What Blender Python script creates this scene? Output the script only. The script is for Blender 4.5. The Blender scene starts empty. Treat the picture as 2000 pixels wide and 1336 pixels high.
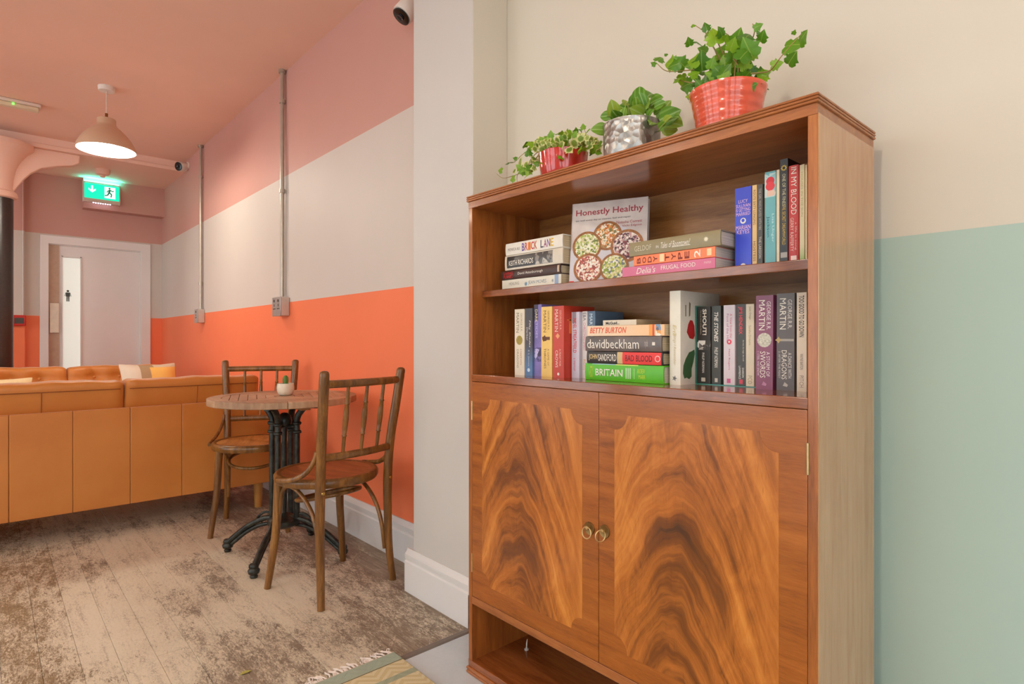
import bpy, bmesh, math, random
from mathutils import Vector, Matrix
random.seed(7)
sc = bpy.context.scene
COL = sc.collection
def S(r, g, b):
    f = lambda c: (c/255/12.92) if c/255 <= .04045 else ((c/255+.055)/1.055)**2.4
    return (f(r), f(g), f(b), 1)

# ---------------------------------------------------------------- camera, world, exposure
cam = bpy.data.cameras.new('camera'); camo = bpy.data.objects.new('camera', cam); COL.objects.link(camo)
cam.sensor_width = 36; cam.lens = 1145/2000*36; cam.shift_y = -0.0015; cam.clip_start = .02
camo.location = (0, 0, 1.0); camo.rotation_euler = (math.pi/2, 0, -math.atan2(1022, 1145))
sc.camera = camo
w = bpy.data.worlds.new('world'); sc.world = w; w.use_nodes = True
w.node_tree.nodes['Background'].inputs[0].default_value = (.80, .94, 1.0, 1)
w.node_tree.nodes['Background'].inputs[1].default_value = 6.0
vs = sc.view_settings
vs.view_transform = 'Standard'; vs.look = 'None'; vs.gamma = 1; vs.use_curve_mapping = False
vs.exposure = -0.50
sc.cycles.use_denoising = True
sc.cycles.max_bounces = 9; sc.cycles.diffuse_bounces = 5
sc.cycles.caustics_reflective = False; sc.cycles.caustics_refractive = False
sc.cycles.sample_clamp_indirect = 6
LAMP_W = 44          # watts of each pendant
LAMP_C = (1.0, .92, .78)

# ---------------------------------------------------------------- node helpers
class NT:
    def __init__(s, name):
        s.m = bpy.data.materials.new(name); s.m.use_nodes = True
        s.t = s.m.node_tree; s.b = s.t.nodes['Principled BSDF']; s.out = s.t.nodes['Material Output']
    def new(s, k): return s.t.nodes.new(k)
    def set(s, sock, v):
        if isinstance(v, bpy.types.NodeSocket): s.t.links.new(v, sock)
        else: sock.default_value = v
    def math(s, op, a, b=0.0, c=0.0, clamp=False):
        n = s.new('ShaderNodeMath'); n.operation = op; n.use_clamp = clamp
        s.set(n.inputs[0], a); s.set(n.inputs[1], b); s.set(n.inputs[2], c); return n.outputs[0]
    def coord(s, kind='Object'):
        if kind == 'World': return s.new('ShaderNodeNewGeometry').outputs['Position']
        return s.new('ShaderNodeTexCoord').outputs[kind]
    def sep(s, v):
        n = s.new('ShaderNodeSeparateXYZ'); s.set(n.inputs[0], v); return n.outputs
    def comb(s, x=0., y=0., z=0.):
        n = s.new('ShaderNodeCombineXYZ'); s.set(n.inputs[0], x); s.set(n.inputs[1], y); s.set(n.inputs[2], z); return n.outputs[0]
    def scale(s, v, sx, sy, sz, loc=(0, 0, 0)):
        n = s.new('ShaderNodeMapping'); s.set(n.inputs[0], v); n.inputs['Scale'].default_value = (sx, sy, sz); n.inputs['Location'].default_value = loc; return n.outputs[0]
    def noise(s, v, sc_=5, det=4, rough=.55, dist=0):
        n = s.new('ShaderNodeTexNoise'); s.set(n.inputs['Vector'], v); n.inputs['Scale'].default_value = sc_
        n.inputs['Detail'].default_value = det; n.inputs['Roughness'].default_value = rough; n.inputs['Distortion'].default_value = dist; return n.outputs['Fac']
    def vor(s, v, sc_=5, out='Distance', feature='F1'):
        n = s.new('ShaderNodeTexVoronoi'); n.feature = feature; s.set(n.inputs['Vector'], v); n.inputs['Scale'].default_value = sc_; return n.outputs[out]
    def ramp(s, f, stops, interp='LINEAR'):
        n = s.new('ShaderNodeValToRGB'); s.set(n.inputs[0], f); e = n.color_ramp.elements; n.color_ramp.interpolation = interp
        while len(e) < len(stops): e.new(.5)
        for k, (p, c) in enumerate(stops): e[k].position = p; e[k].color = c if len(c) == 4 else (*c, 1)
        return n.outputs[0]
    def sstep(s, f, a, b):
        n = s.new('ShaderNodeMapRange'); n.interpolation_type = 'SMOOTHSTEP'; s.set(n.inputs[0], f)
        n.inputs[1].default_value = a; n.inputs[2].default_value = b; return n.outputs[0]
    def mix(s, f, a, b, mode='MIX'):
        n = s.new('ShaderNodeMix'); n.data_type = 'RGBA'; n.blend_type = mode
        s.set(n.inputs[0], f); s.set(n.inputs[6], a); s.set(n.inputs[7], b); return n.outputs[2]
    def bump(s, h, strength=.2, dist=.002):
        n = s.new('ShaderNodeBump'); s.set(n.inputs['Height'], h); n.inputs['Strength'].default_value = strength; n.inputs['Distance'].default_value = dist
        s.t.links.new(n.outputs[0], s.b.inputs['Normal'])
    def done(s, col=None, rough=.5, metal=0, spec=.5, coat=0, coat_r=.1, emit=None, es=0, sheen=0):
        b = s.b.inputs
        if col is not None: s.set(b['Base Color'], col)
        s.set(b['Roughness'], rough); b['Metallic'].default_value = metal; b['Specular IOR Level'].default_value = spec
        b['Coat Weight'].default_value = coat; b['Coat Roughness'].default_value = coat_r; b['Sheen Weight'].default_value = sheen
        if emit is not None: s.set(b['Emission Color'], emit); b['Emission Strength'].default_value = es
        return s.m
MATS = {}
def plain(name, c, rough=.5, var=.06, scale=25, metal=0, spec=.5, coat=0, bump=0, bscale=200, kind='Object', bdist=.001):
    if name in MATS: return MATS[name]
    n = NT(name); v = n.coord(kind); f = n.noise(v, scale, 4)
    lo = tuple(max(0, x*(1-var)) for x in c[:3])+(1,); hi = tuple(min(1, x*(1+var)) for x in c[:3])+(1,)
    col = n.ramp(f, [(.3, lo), (.7, hi)])
    if bump: n.bump(n.noise(v, bscale, 3), bump, bdist)
    MATS[name] = n.done(col, rough, metal, spec, coat); return MATS[name]
def emis(name, c, s):
    if name in MATS: return MATS[name]
    n = NT(name); MATS[name] = n.done(c, .5, emit=c, es=s); return MATS[name]

def paint_bands(name, low, mid, top, z1, z2):
    n = NT(name); p = n.coord('World'); z = n.sep(p)[2]
    c = n.mix(n.math('GREATER_THAN', z, z1), low, mid)
    if top is not None: c = n.mix(n.math('GREATER_THAN', z, z2), c, top)
    v = n.noise(p, 1.7, 3); c = n.mix(.06, c, n.ramp(v, [(.3, (.25, .22, .2)), (.7, (1, 1, 1))]), 'MULTIPLY')
    n.bump(n.noise(p, 140, 3), .06, .001)
    return n.done(c, .55, spec=.3)
PINK = S(204, 153, 141); WHITE = S(210, 199, 190); ORANGE = S(244, 128, 86)
M_RIGHT = paint_bands('paint_right', ORANGE, WHITE, PINK, 1.242, 2.05)
M_ALC = paint_bands('paint_alcove', S(176, 198, 187), S(216, 207, 192), None, 1.217, 9)
M_PIER = plain('paint_pier', S(204, 199, 194), .5, .02, 2, bump=.05, bscale=140, kind='World')
M_CEIL = plain('paint_ceiling', S(240, 200, 181), .7, .03, 1.5, spec=.2, kind='World')
M_TRIM = plain('gloss_white', S(226, 222, 220), .32, .02, 3, kind='World')
M_DOORW = plain('door_paint', S(230, 222, 218), .4, .02, 3, kind='World')

def wood(name, dark, mid, light, axis='z', fine=1.0, rough=.4, coat=0, sp=.5, bands=1.0):
    if name in MATS: return MATS[name]
    n = NT(name); v = n.coord()
    s = {'x': (1.2, 14, 14), 'y': (14, 1.2, 14), 'z': (14, 14, 1.2)}[axis]
    a = n.noise(n.scale(v, *[q*bands for q in s]), 2.2, 5, .6, .6)
    g = n.noise(n.scale(v, *[q*8*fine for q in s]), 3, 3)
    f = n.math('ADD', n.math('MULTIPLY', a, .7), n.math('MULTIPLY', g, .3))
    col = n.ramp(f, [(.3, dark), (.5, mid), (.72, light)])
    n.bump(g, .08, .0006)
    MATS[name] = n.done(col, rough, spec=sp, coat=coat); return MATS[name]

# ---------------------------------------------------------------- mesh builder
def catmull(P, n=8):
    P = [Vector(p) for p in P]; out = []
    Q = [P[0]*2-P[1]]+P+[P[-1]*2-P[-2]]
    for i in range(1, len(Q)-2):
        p0, p1, p2, p3 = Q[i-1:i+3]
        for k in range(n):
            t = k/n
            out.append(.5*((2*p1)+(p2-p0)*t+(2*p0-5*p1+4*p2-p3)*t*t+(3*p1-p0-3*p2+p3)*t**3))
    return out+[P[-1]]
class MB:
    def __init__(s): s.v = []; s.f = []
    def add(s, v, f):
        o = len(s.v); s.v += [tuple(x) for x in v]; s.f += [tuple(i+o for i in q) for q in f]; return s
    def box(s, x0, x1, y0, y1, z0, z1):
        return s.add([(x, y, z) for x in (x0, x1) for y in (y0, y1) for z in (z0, z1)],
                     [(0, 1, 3, 2), (4, 6, 7, 5), (0, 4, 5, 1), (2, 3, 7, 6), (0, 2, 6, 4), (1, 5, 7, 3)])
    def prism(s, poly, axis, a, b):
        n = len(poly)
        P = {'x': lambda u, v, t: (t, u, v), 'y': lambda u, v, t: (u, t, v), 'z': lambda u, v, t: (u, v, t)}[axis]
        v = [P(u, q, a) for u, q in poly]+[P(u, q, b) for u, q in poly]
        f = [tuple(range(n-1, -1, -1)), tuple(range(n, 2*n))]+[(i, (i+1) % n, n+(i+1) % n, n+i) for i in range(n)]
        return s.add(v, f)
    def tube(s, pts, r, seg=10, closed=False, flat=1.0):
        pts = [Vector(p) for p in pts]; n = len(pts)
        rr = r if hasattr(r, '__len__') else [r]*n
        T = []
        for i in range(n):
            a = pts[(i-1) % n] if (closed or i > 0) else pts[i]; b = pts[(i+1) % n] if (closed or i < n-1) else pts[i]
            T.append((b-a).normalized())
        up = Vector((0, 0, 1)) if abs(T[0].z) < .9 else Vector((1, 0, 0))
        N = (up-T[0]*up.dot(T[0])).normalized(); V = []
        for i in range(n):
            N = (N-T[i]*N.dot(T[i])).normalized(); B = T[i].cross(N)
            V += [pts[i]+(N*math.cos(2*math.pi*k/seg)*flat+B*math.sin(2*math.pi*k/seg))*rr[i] for k in range(seg)]
        F = []
        for i in range(n if closed else n-1):
            j = (i+1) % n
            F += [(i*seg+k, i*seg+(k+1) % seg, j*seg+(k+1) % seg, j*seg+k) for k in range(seg)]
        if not closed: F += [tuple(range(seg-1, -1, -1)), tuple((n-1)*seg+k for k in range(seg))]
        return s.add(V, F)
    def lathe(s, prof, seg=24, c=(0, 0, 0), axis='z', cap=True):
        V = []
        for r, z in prof:
            for k in range(seg):
                a = 2*math.pi*k/seg; p = (r*math.cos(a), r*math.sin(a), z)
                if axis == 'x': p = (p[2], p[0], p[1])
                if axis == 'y': p = (p[0], p[2], p[1])
                V.append((c[0]+p[0], c[1]+p[1], c[2]+p[2]))
        F = [(i*seg+k, i*seg+(k+1) % seg, (i+1)*seg+(k+1) % seg, (i+1)*seg+k) for i in range(len(prof)-1) for k in range(seg)]
        if cap: F += [tuple(range(seg-1, -1, -1)), tuple((len(prof)-1)*seg+k for k in range(seg))]
        return s.add(V, F)
    def build(s, name, mat, parent=None, smooth=0, bevel=0, bseg=2, loc=None):
        me = bpy.data.meshes.new(name); me.from_pydata(s.v, [], s.f)
        bm = bmesh.new(); bm.from_mesh(me); bmesh.ops.remove_doubles(bm, verts=bm.verts, dist=1e-6); bmesh.ops.recalc_face_normals(bm, faces=bm.faces); bm.to_mesh(me); bm.free()
        if mat is not None: me.materials.append(mat)
        if smooth: me.shade_smooth(); me.set_sharp_from_angle(angle=math.radians(smooth))
        o = bpy.data.objects.new(name, me); COL.objects.link(o)
        if parent: o.parent = parent
        if loc: o.location = loc
        if bevel:
            m = o.modifiers.new('bevel', 'BEVEL'); m.width = bevel; m.segments = bseg; m.limit_method = 'ANGLE'; m.angle_limit = math.radians(40)
            if not smooth: me.shade_smooth(); me.set_sharp_from_angle(angle=math.radians(50)); m.harden_normals = False
        return o
def softbox(sx, sy, sz, r, bulge=0, n=10, fn=None, c=(0, 0, 0)):
    bm = bmesh.new(); bmesh.ops.create_cube(bm, size=2.0); bmesh.ops.subdivide_edges(bm, edges=bm.edges, cuts=n-1, use_grid_fill=True)
    V = []
    h = Vector((sx/2, sy/2, sz/2))
    for v in bm.verts:
        u = v.co.copy()
        u = Vector([math.copysign(abs(q)**.8, q) for q in u])
        p = Vector((u.x*h.x, u.y*h.y, u.z*h.z))
        q = Vector([max(-h[i]+r, min(h[i]-r, p[i])) for i in range(3)]); d = p-q
        if d.length > 1e-9: p = q+d.normalized()*min(r, d.length) if d.length > r else q+d
        for i in range(3):
            j, k = (i+1) % 3, (i+2) % 3
            if abs(abs(v.co[i])-1) < 1e-4: p[i] += math.copysign(bulge*(1-u[j]**2)*(1-u[k]**2), v.co[i])
        if fn: p = fn(p, u)
        v.co = p+Vector(c)
    m = MB(); bm.verts.index_update(); m.v = [tuple(v.co) for v in bm.verts]; m.f = [tuple(x.index for x in f.verts) for f in bm.faces]; bm.free(); return m

# ---------------------------------------------------------------- things
def thing(name, label, cat, loc=(0, 0, 0), rotz=0, group=None):
    o = bpy.data.objects.new(name, None); COL.objects.link(o); o.empty_display_size = .05
    o.location = loc; o.rotation_euler = (0, 0, rotz); o['label'] = label; o['category'] = cat
    if group: o['group'] = group
    return o
def tag(o, label, cat, group=None):
    o['label'] = label; o['category'] = cat
    if group: o['group'] = group
    return o
def struct(o, label=None):
    o['kind'] = 'structure'
    if label: o['label'] = label
    return o
def copy_tree(o, parent=None):
    c = o.copy(); COL.objects.link(c)
    if parent: c.parent = parent
    for ch in list(o.children): copy_tree(ch, c)
    return c
TEXTQ = []
def text(s, mat, parent, pos, right, up, h, w=None, bold=0.0, shear=0.0, name='lettering', warp=None, eps=.0004):
    TEXTQ.append((s, mat, parent, Vector(pos), Vector(right), Vector(up), h, w, bold, shear, name, warp, eps))
def flush_text():
    obs = []
    for q in TEXTQ:
        cu = bpy.data.curves.new('tmp', 'FONT'); cu.body = q[0]; cu.size = 1; cu.offset = q[8]; cu.shear = q[9]; cu.resolution_u = 2; cu.align_x = 'CENTER'
        o = bpy.data.objects.new('tmp', cu); COL.objects.link(o); obs.append(o)
    dg = bpy.context.evaluated_depsgraph_get()
    for o, q in zip(obs, TEXTQ):
        s, mat, parent, pos, right, up, h, wd, bold, shear, name, warp, eps = q
        me = bpy.data.meshes.new_from_object(o.evaluated_get(dg)); me.name = name
        xs = [v.co.x for v in me.vertices]; ys = [v.co.y for v in me.vertices]
        if not xs: continue
        x0, x1, y0, y1 = min(xs), max(xs), min(ys), max(ys)
        sy = h/max(.2, (y1-y0)); sx = (wd/(x1-x0)) if wd else sy
        nrm = right.cross(up)
        for v in me.vertices:
            p = pos+right*((v.co.x-(x0+x1)/2)*sx)+up*((v.co.y-(y0+y1)/2)*sy)
            if warp: p = warp(p)
            v.co = p+nrm*eps
        me.materials.clear(); me.materials.append(mat)
        t = bpy.data.objects.new(name, me); COL.objects.link(t); t.parent = parent
    for o in obs:
        c = o.data; bpy.data.objects.remove(o); bpy.data.curves.remove(c)
# ================================================================ room shell
WX = 1.415; YF = 7.35; CZ = 2.72; CZ2 = 2.63; XL = -4.2; YB = -3.2; YT = 1.605
m = MB().box(WX, WX+.15, 2.0, YF+.15, 0, CZ+.1); struct(m.build('wall_right', M_RIGHT), 'long wall painted in orange, white and pink bands')
m = MB().box(WX+.005, WX+.15, YB, 2.0, 0, CZ+.1); struct(m.build('wall_alcove', M_ALC), 'cream wall above pale green band behind the bookcase')
m = MB().box(1.26, WX+.004, 1.62, 2.0, 0, CZ); struct(m.build('wall_pier', M_PIER, bevel=.003), 'off-white pier beside the bookcase')
m = MB().box(1.262, WX+.004, 1.6175, 1.62, 0, CZ); struct(m.build('wall_pier_return', M_ALC), 'narrow cream return of the pier')
# far wall around the door opening
m = MB()
m.box(XL-.1, .44, YF, YF+.15, 0, CZ); m.box(1.218, WX, YF, YF+.15, 0, CZ); m.box(.44, 1.218, YF, YF+.15, 1.955, CZ)
struct(m.build('wall_far', M_RIGHT), 'far wall with the white door')
m = MB().box(.705, WX, YF-.13, YF, 2.33, CZ2); struct(m.build('trim_1', M_RIGHT), 'boxed-in section above the door')
m = MB().box(-.4, .258, YF-.05, YF, 0, CZ2); struct(m.build('trim_2', M_RIGHT), 'shallow pilaster on the far wall')
m = MB().box(XL-.15, WX, YB, 6.35, CZ, CZ+.1); struct(m.build('ceiling', M_CEIL), 'terracotta pink painted ceiling')
m = MB().box(XL-.15, WX, 6.35, YF, CZ2, CZ+.1); struct(m.build('ceiling_low', M_CEIL), 'lower ceiling beyond the beam')
m = MB().prism([(6.35, CZ2), (6.33, CZ2-.004), (6.33, CZ2+.028), (6.345, CZ2+.034), (6.335, CZ), (6.35, CZ)], 'x', XL, WX); struct(m.build('trim_3', M_CEIL), 'moulded beam edge')
# back and left walls behind the camera, unseen; their windows are added to let in fill light
def fill_window_wall(name, ax, lo, hi, at, th, opens, idx):
    m = MB(); cur = lo
    def b(a0, a1, z0, z1):
        if ax == 'x': m.box(a0, a1, at, at+th, z0, z1)
        else: m.box(at, at+th, a0, a1, z0, z1)
    for a0, a1 in opens:
        b(cur, a0, 0, CZ); b(a0, a1, 0, .15); b(a0, a1, 2.45, CZ); cur = a1
    b(cur, hi, 0, CZ); struct(m.build(name, M_PIER))
    for a0, a1 in opens:
        fr = MB(); mid = at+th/2
        def fb(u0, u1, z0, z1):
            if ax == 'x': fr.box(u0, u1, mid-.03, mid+.03, z0, z1)
            else: fr.box(mid-.03, mid+.03, u0, u1, z0, z1)
        fb(a0, a0+.06, .15, 2.45); fb(a1-.06, a1, .15, 2.45); fb(a0, a1, .15, .21); fb(a0, a1, 2.39, 2.45); fb((a0+a1)/2-.03, (a0+a1)/2+.03, .15, 2.45)
        o = struct(fr.build('fill_window_%d' % idx, M_TRIM)); idx += 1
        pm = MB()
        if ax == 'x': pm.box(a0+.06, a1-.06, mid-.003, mid+.003, .21, 2.39)
        else: pm.box(mid-.003, mid+.003, a0+.06, a1-.06, .21, 2.39)
        pm.build('pane', M_GLASS, o)
    return idx
n = NT('fill_window_glass'); tr = n.new('ShaderNodeBsdfTransparent'); gl = n.new('ShaderNodeBsdfGlossy'); gl.inputs['Roughness'].default_value = .02
mx = n.new('ShaderNodeMixShader'); mx.inputs[0].default_value = .06; n.t.links.new(tr.outputs[0], mx.inputs[1]); n.t.links.new(gl.outputs[0], mx.inputs[2]); n.t.links.new(mx.outputs[0], n.out.inputs[0]); M_GLASS = n.m
k = fill_window_wall('wall_back', 'x', XL, WX, YB-.15, .15, [(-3.9, -2.2), (-1.9, -.4)], 1)
fill_window_wall('wall_left', 'y', YB, YF, XL-.15, .15, [(-2.4, -1.4), (.7, 2.6), (2.9, 4.7), (5.1, 7.0)], k)
# skirting boards
def skirt(h, t): return [(0, 0), (-t, 0), (-t, h*.70), (-t*.75, h*.73), (-t*.75, h*.76), (-t*.9, h*.80), (-t*.9, h*.88), (-t*.45, h*.94), (-t*.3, h), (0, h)]
struct(MB().prism([(WX+u*1.0, v) for u, v in skirt(.184, .022)], 'y', 2.0, YF).build('baseboard_right', M_TRIM, smooth=30))
struct(MB().prism([(1.26+u, v) for u, v in skirt(.168, .02)], 'y', 1.6, 2.035).build('baseboard_pier', M_TRIM, smooth=30))
struct(MB().prism([(1.6175+u, v) for u, v in skirt(.168, .018)], 'x', 1.24, WX).build('baseboard_return', M_TRIM, smooth=30))
struct(MB().prism([(WX+.005+u, v) for u, v in skirt(.168, .02)], 'y', YB, 1.6).build('baseboard_alcove', M_TRIM, smooth=30))
# ---------------------------------------------------------------- floors
n = NT('worn_boards'); P = n.coord('World'); xyz = n.sep(P)
oi = n.new('ShaderNodeObjectInfo').outputs['Random']
big = n.noise(n.scale(P, 1.5, 1.0, 1, (3.1, 1.7, 0)), 1.6, 3)
med = n.noise(n.scale(P, 26, 9, 1), 1.0, 5, .7, .3)
fine = n.noise(n.scale(P, 150, 55, 1), 1.0, 4, .75, 1.2)
grn = n.noise(n.scale(P, 190, 5, 1), 1.0, 3, .6)
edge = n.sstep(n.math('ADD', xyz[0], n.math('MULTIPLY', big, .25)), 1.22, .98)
olv = n.sstep(n.math('ADD', xyz[0], n.math('MULTIPLY', med, .25)), .52, .22)
f = n.math('ADD', n.math('MULTIPLY', big, .80), n.math('MULTIPLY', med, .46))
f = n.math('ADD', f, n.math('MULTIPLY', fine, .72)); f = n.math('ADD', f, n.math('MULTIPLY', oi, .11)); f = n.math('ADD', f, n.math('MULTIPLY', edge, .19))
f = n.math('SUBTRACT', f, n.math('MULTIPLY', olv, .10))
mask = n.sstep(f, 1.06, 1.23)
dk = n.ramp(n.math('ADD', n.math('MULTIPLY', grn, .6), n.math('MULTIPLY', med, .4)), [(.3, S(104, 90, 78)), (.55, S(150, 134, 116)), (.75, S(184, 168, 146))])
dk = n.mix(n.math('MULTIPLY', olv, .55), dk, n.ramp(fine, [(.3, S(112, 88, 52)), (.7, S(178, 148, 100))]))
pale = n.ramp(n.math('ADD', n.math('MULTIPLY', fine, .5), n.math('MULTIPLY', big, .5)), [(.3, S(196, 184, 162)), (.55, S(222, 212, 190)), (.75, S(232, 225, 208))])
fl2 = n.noise(n.scale(P, 210, 85, 1, (1, 2, 0)), 1.0, 5, .8, .8); st2 = n.noise(n.scale(P, 34, 4, 1, (5, 0, 0)), 1.0, 4, .65, .4)
wear = n.math('MULTIPLY', n.sstep(n.math('ADD', n.math('MULTIPLY', fl2, .6), n.math('MULTIPLY', st2, .5)), .56, .68), .55)
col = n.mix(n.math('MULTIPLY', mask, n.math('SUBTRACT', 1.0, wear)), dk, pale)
scr = n.vor(n.scale(P, 9, 5, 1), 1.0, 'Distance', 'DISTANCE_TO_EDGE'); scm = n.math('MULTIPLY', n.math('LESS_THAN', scr, .006), n.math('GREATER_THAN', med, .5))
col = n.mix(n.math('MULTIPLY', scm, .5), col, S(222, 205, 185))
n.bump(n.math('ADD', mask, n.math('MULTIPLY', fine, .8)), .35, .0012)
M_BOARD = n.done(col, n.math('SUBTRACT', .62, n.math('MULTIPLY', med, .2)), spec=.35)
M_SUB = plain('subfloor', S(60, 45, 35), .8)
floor = struct(MB().box(XL-.15, WX, YT, YF+.15, -.12, -.02).build('floor', M_SUB), 'worn wooden board floor')
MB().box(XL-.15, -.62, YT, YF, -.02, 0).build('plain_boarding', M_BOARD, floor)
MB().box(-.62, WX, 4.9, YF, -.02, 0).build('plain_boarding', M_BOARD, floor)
bw = .0925; x = -.62; col_i = 0
rb = random.Random(3)
while x < WX-.001:
    x1 = min(x+bw, WX); ys = [YT+.012]; yy = YT+rb.uniform(.25, 1.2)
    while yy < 4.7: ys.append(yy); yy += rb.uniform(.55, 1.7)
    ys.append(4.9)
    for a, b in zip(ys[:-1], ys[1:]):
        dz = rb.uniform(-.0008, .0004); g = .0004
        ch = .0007
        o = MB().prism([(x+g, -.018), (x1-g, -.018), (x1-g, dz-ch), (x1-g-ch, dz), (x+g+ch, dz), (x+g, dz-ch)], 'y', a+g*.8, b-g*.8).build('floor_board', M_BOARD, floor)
    x = x1
n = NT('grey_vinyl'); P = n.coord('World'); f = n.noise(P, 3, 5, .6); g = n.noise(P, 60, 3)
M_VINYL = n.done(n.ramp(n.math('ADD', n.math('MULTIPLY', f, .8), n.math('MULTIPLY', g, .2)), [(.3, S(192, 203, 212)), (.7, S(214, 223, 230))]), .45)
struct(MB().box(XL-.15, WX+.005, YB, YT-.012, -.12, 0).build('floor_vinyl', M_VINYL), 'smooth grey floor in front of the bookcase')
struct(MB().prism([(YT-.014, -.01), (YT+.014, -.01), (YT+.014, .001), (YT+.008, .004), (YT-.008, .004), (YT-.014, .001)], 'x', XL, 1.24).build('trim_4', plain('strip_metal', S(120, 108, 100), .45, .06)), 'dark threshold strip between the floors')
# ---------------------------------------------------------------- door
door = struct(MB().box(.524, 1.218, YF+.03, YF+.072, .008, 1.955).build('door_1', M_DOORW), 'white door with a narrow glazed panel')
m = MB()
m.prism([(.371, 0), (.44, 0), (.44, 1.955), (1.218, 1.955), (1.218, 0), (1.306, 0), (1.306, 2.036), (.371, 2.036)], 'y', YF-.022, YF); m.build('architrave', M_DOORW, door, bevel=.004)
MB().prism([(1.2181, 0), (1.212, 0), (1.212, 1.949), (.446, 1.949), (.446, 1.9551), (1.2181, 1.9551)], 'y', YF-.001, YF+.031).build('door_lining', M_DOORW, door)
MB().box(.44, .524, YF+.02, YF+.072, 0, 1.955).build('side_panel', plain('door_gap_tan', S(190, 160, 138), .5), door)  # stands in for the ajar door's gap onto the tan room behind
MB().box(.448, .522, YF-.004, YF+.02, 1.076, 1.37).build('gap_dispenser', plain('dispenser_cream', S(226, 212, 192), .35), door, bevel=.003)  # stands in for the white dispenser on the wall beyond the gap
pn = MB().box(.553, .693, YF+.024, YF+.03, .65, 1.828).build('glazed_panel', emis('lit_frosted', S(230, 236, 228), .55), door)
m = MB(); z0, z1 = .63, 1.848; x0, x1 = .545, .702
m.box(x0, x0+.008, YF+.014, YF+.03, z0, z1); m.box(x1-.008, x1, YF+.014, YF+.03, z0, z1); m.box(x0, x1, YF+.014, YF+.03, z1-.01, z1); m.build('glazing_bead', M_DOORW, door)
# pictogram of a standing figure, flat print on the glazing
m = MB(); yc = YF+.0235; cx = .594; cz = 1.447
m.lathe([(.011, 0), (.011, .0004)], 14, (cx, yc-.0004, cz+.05), 'y')
for poly in ([(-.018, .036), (.018, .036), (.018, -.005), (.012, -.005), (-.012, -.005), (-.018, -.005)], [(-.012, -.005), (-.001, -.005), (-.003, -.055), (-.012, -.055)], [(.001, -.005), (.012, -.005), (.012, -.055), (.003, -.055)],
             [(-.018, .036), (-.018, .024), (-.03, -.005), (-.024, .0)], [(.018, .036), (.018, .024), (.03, -.005), (.024, .0)]):
    m.prism([(cx+a, cz+b) for a, b in poly], 'y', yc-.0004, yc)
m.build('figure_sign', plain('sign_ink', S(60, 66, 62), .5), pn)
# ================================================================ pendants
M_SHADE = plain('shade_cream', S(205, 168, 140), .5, .04, 8)
M_SHADEIN = plain('shade_inner', S(250, 244, 232), .4, .01)
M_BULB = emis('bulb_glow', (1, .93, .8, 1), 22)
def pendant():
    t = thing('pendant_lamp', 'cream spun metal pendant lamp glowing above the sofas', 'lamp', (.596, 4.80, CZ))
    MB().lathe([(.0, 0), (.05, 0), (.05, -.012), (.046, -.03), (.01, -.032), (0, -.032)], 24, cap=False).build('ceiling_rose', plain('rose_white', S(228, 214, 204), .4), t, smooth=40)
    MB().tube([(0, 0, -.03), (0, 0, -.2)], .0035, 8).build('cord', plain('cord_white', S(222, 200, 186), .5), t, smooth=60)
    MB().lathe([(.0, -.18), (.009, -.18), (.009, -.205), (.013, -.21), (.013, -.225), (0, -.225)], 14, cap=False).build('cord_grip', plain('grip_brass', S(150, 110, 70), .35, metal=1), t, smooth=40)
    pr = [(.012, -.215), (.052, -.218), (.056, -.225), (.056, -.255), (.062, -.268), (.085, -.288), (.112, -.315), (.14, -.35), (.160, -.385), (.172, -.415), (.174, -.43)]
    sh = MB().lathe(pr+[(r-.003, z+.001) for r, z in reversed(pr)], 40, cap=False).build('lamp_shade', M_SHADE, t, smooth=50)
    MB().lathe([(r-.0045, z-.001) for r, z in pr], 40, cap=False).build('inner_lining', M_SHADEIN, sh, smooth=50)
    MB().lathe([(0, -.40), (.03, -.398), (.052, -.385), (.06, -.36), (.052, -.33), (.025, -.30), (.02, -.27), (0, -.268)], 20, cap=False).build('bulb', M_BULB, t, smooth=60)
    l = bpy.data.lights.new('lamp_light', 'POINT'); l.energy = LAMP_W; l.color = LAMP_C; l.shadow_soft_size = .06
    lo = bpy.data.objects.new('lamp_light', l); COL.objects.link(lo); lo.parent = t; lo.location = (0, 0, -.425)
    return t
pend = pendant()
LDATA = bpy.data.lights.new('lamp_light', 'POINT'); LDATA.energy = LAMP_W*.85; LDATA.color = LAMP_C; LDATA.shadow_soft_size = .06
for x, y, lb in ((-.3, .34, 'cream pendant lamp hanging over the rug by the bookcase'), (-1.6, 4.8, 'cream pendant lamp hanging over the far left of the sofas'), (-1.7, 2.5, 'cream pendant lamp hanging left of the bistro table'),
                 (-2.5, .3, 'cream pendant lamp hanging near the added left windows'), (.3, -1.9, 'cream pendant lamp hanging by the added back windows'), (-2.2, -1.9, 'cream pendant lamp hanging in the back corner')):
    c = copy_tree(pend); c.location = (x, y, CZ)
    for q in c.children:
        if q.type == 'LIGHT': q.data = LDATA; c['label'] = lb; c['group'] = 'pendant lamps out of view'
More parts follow.
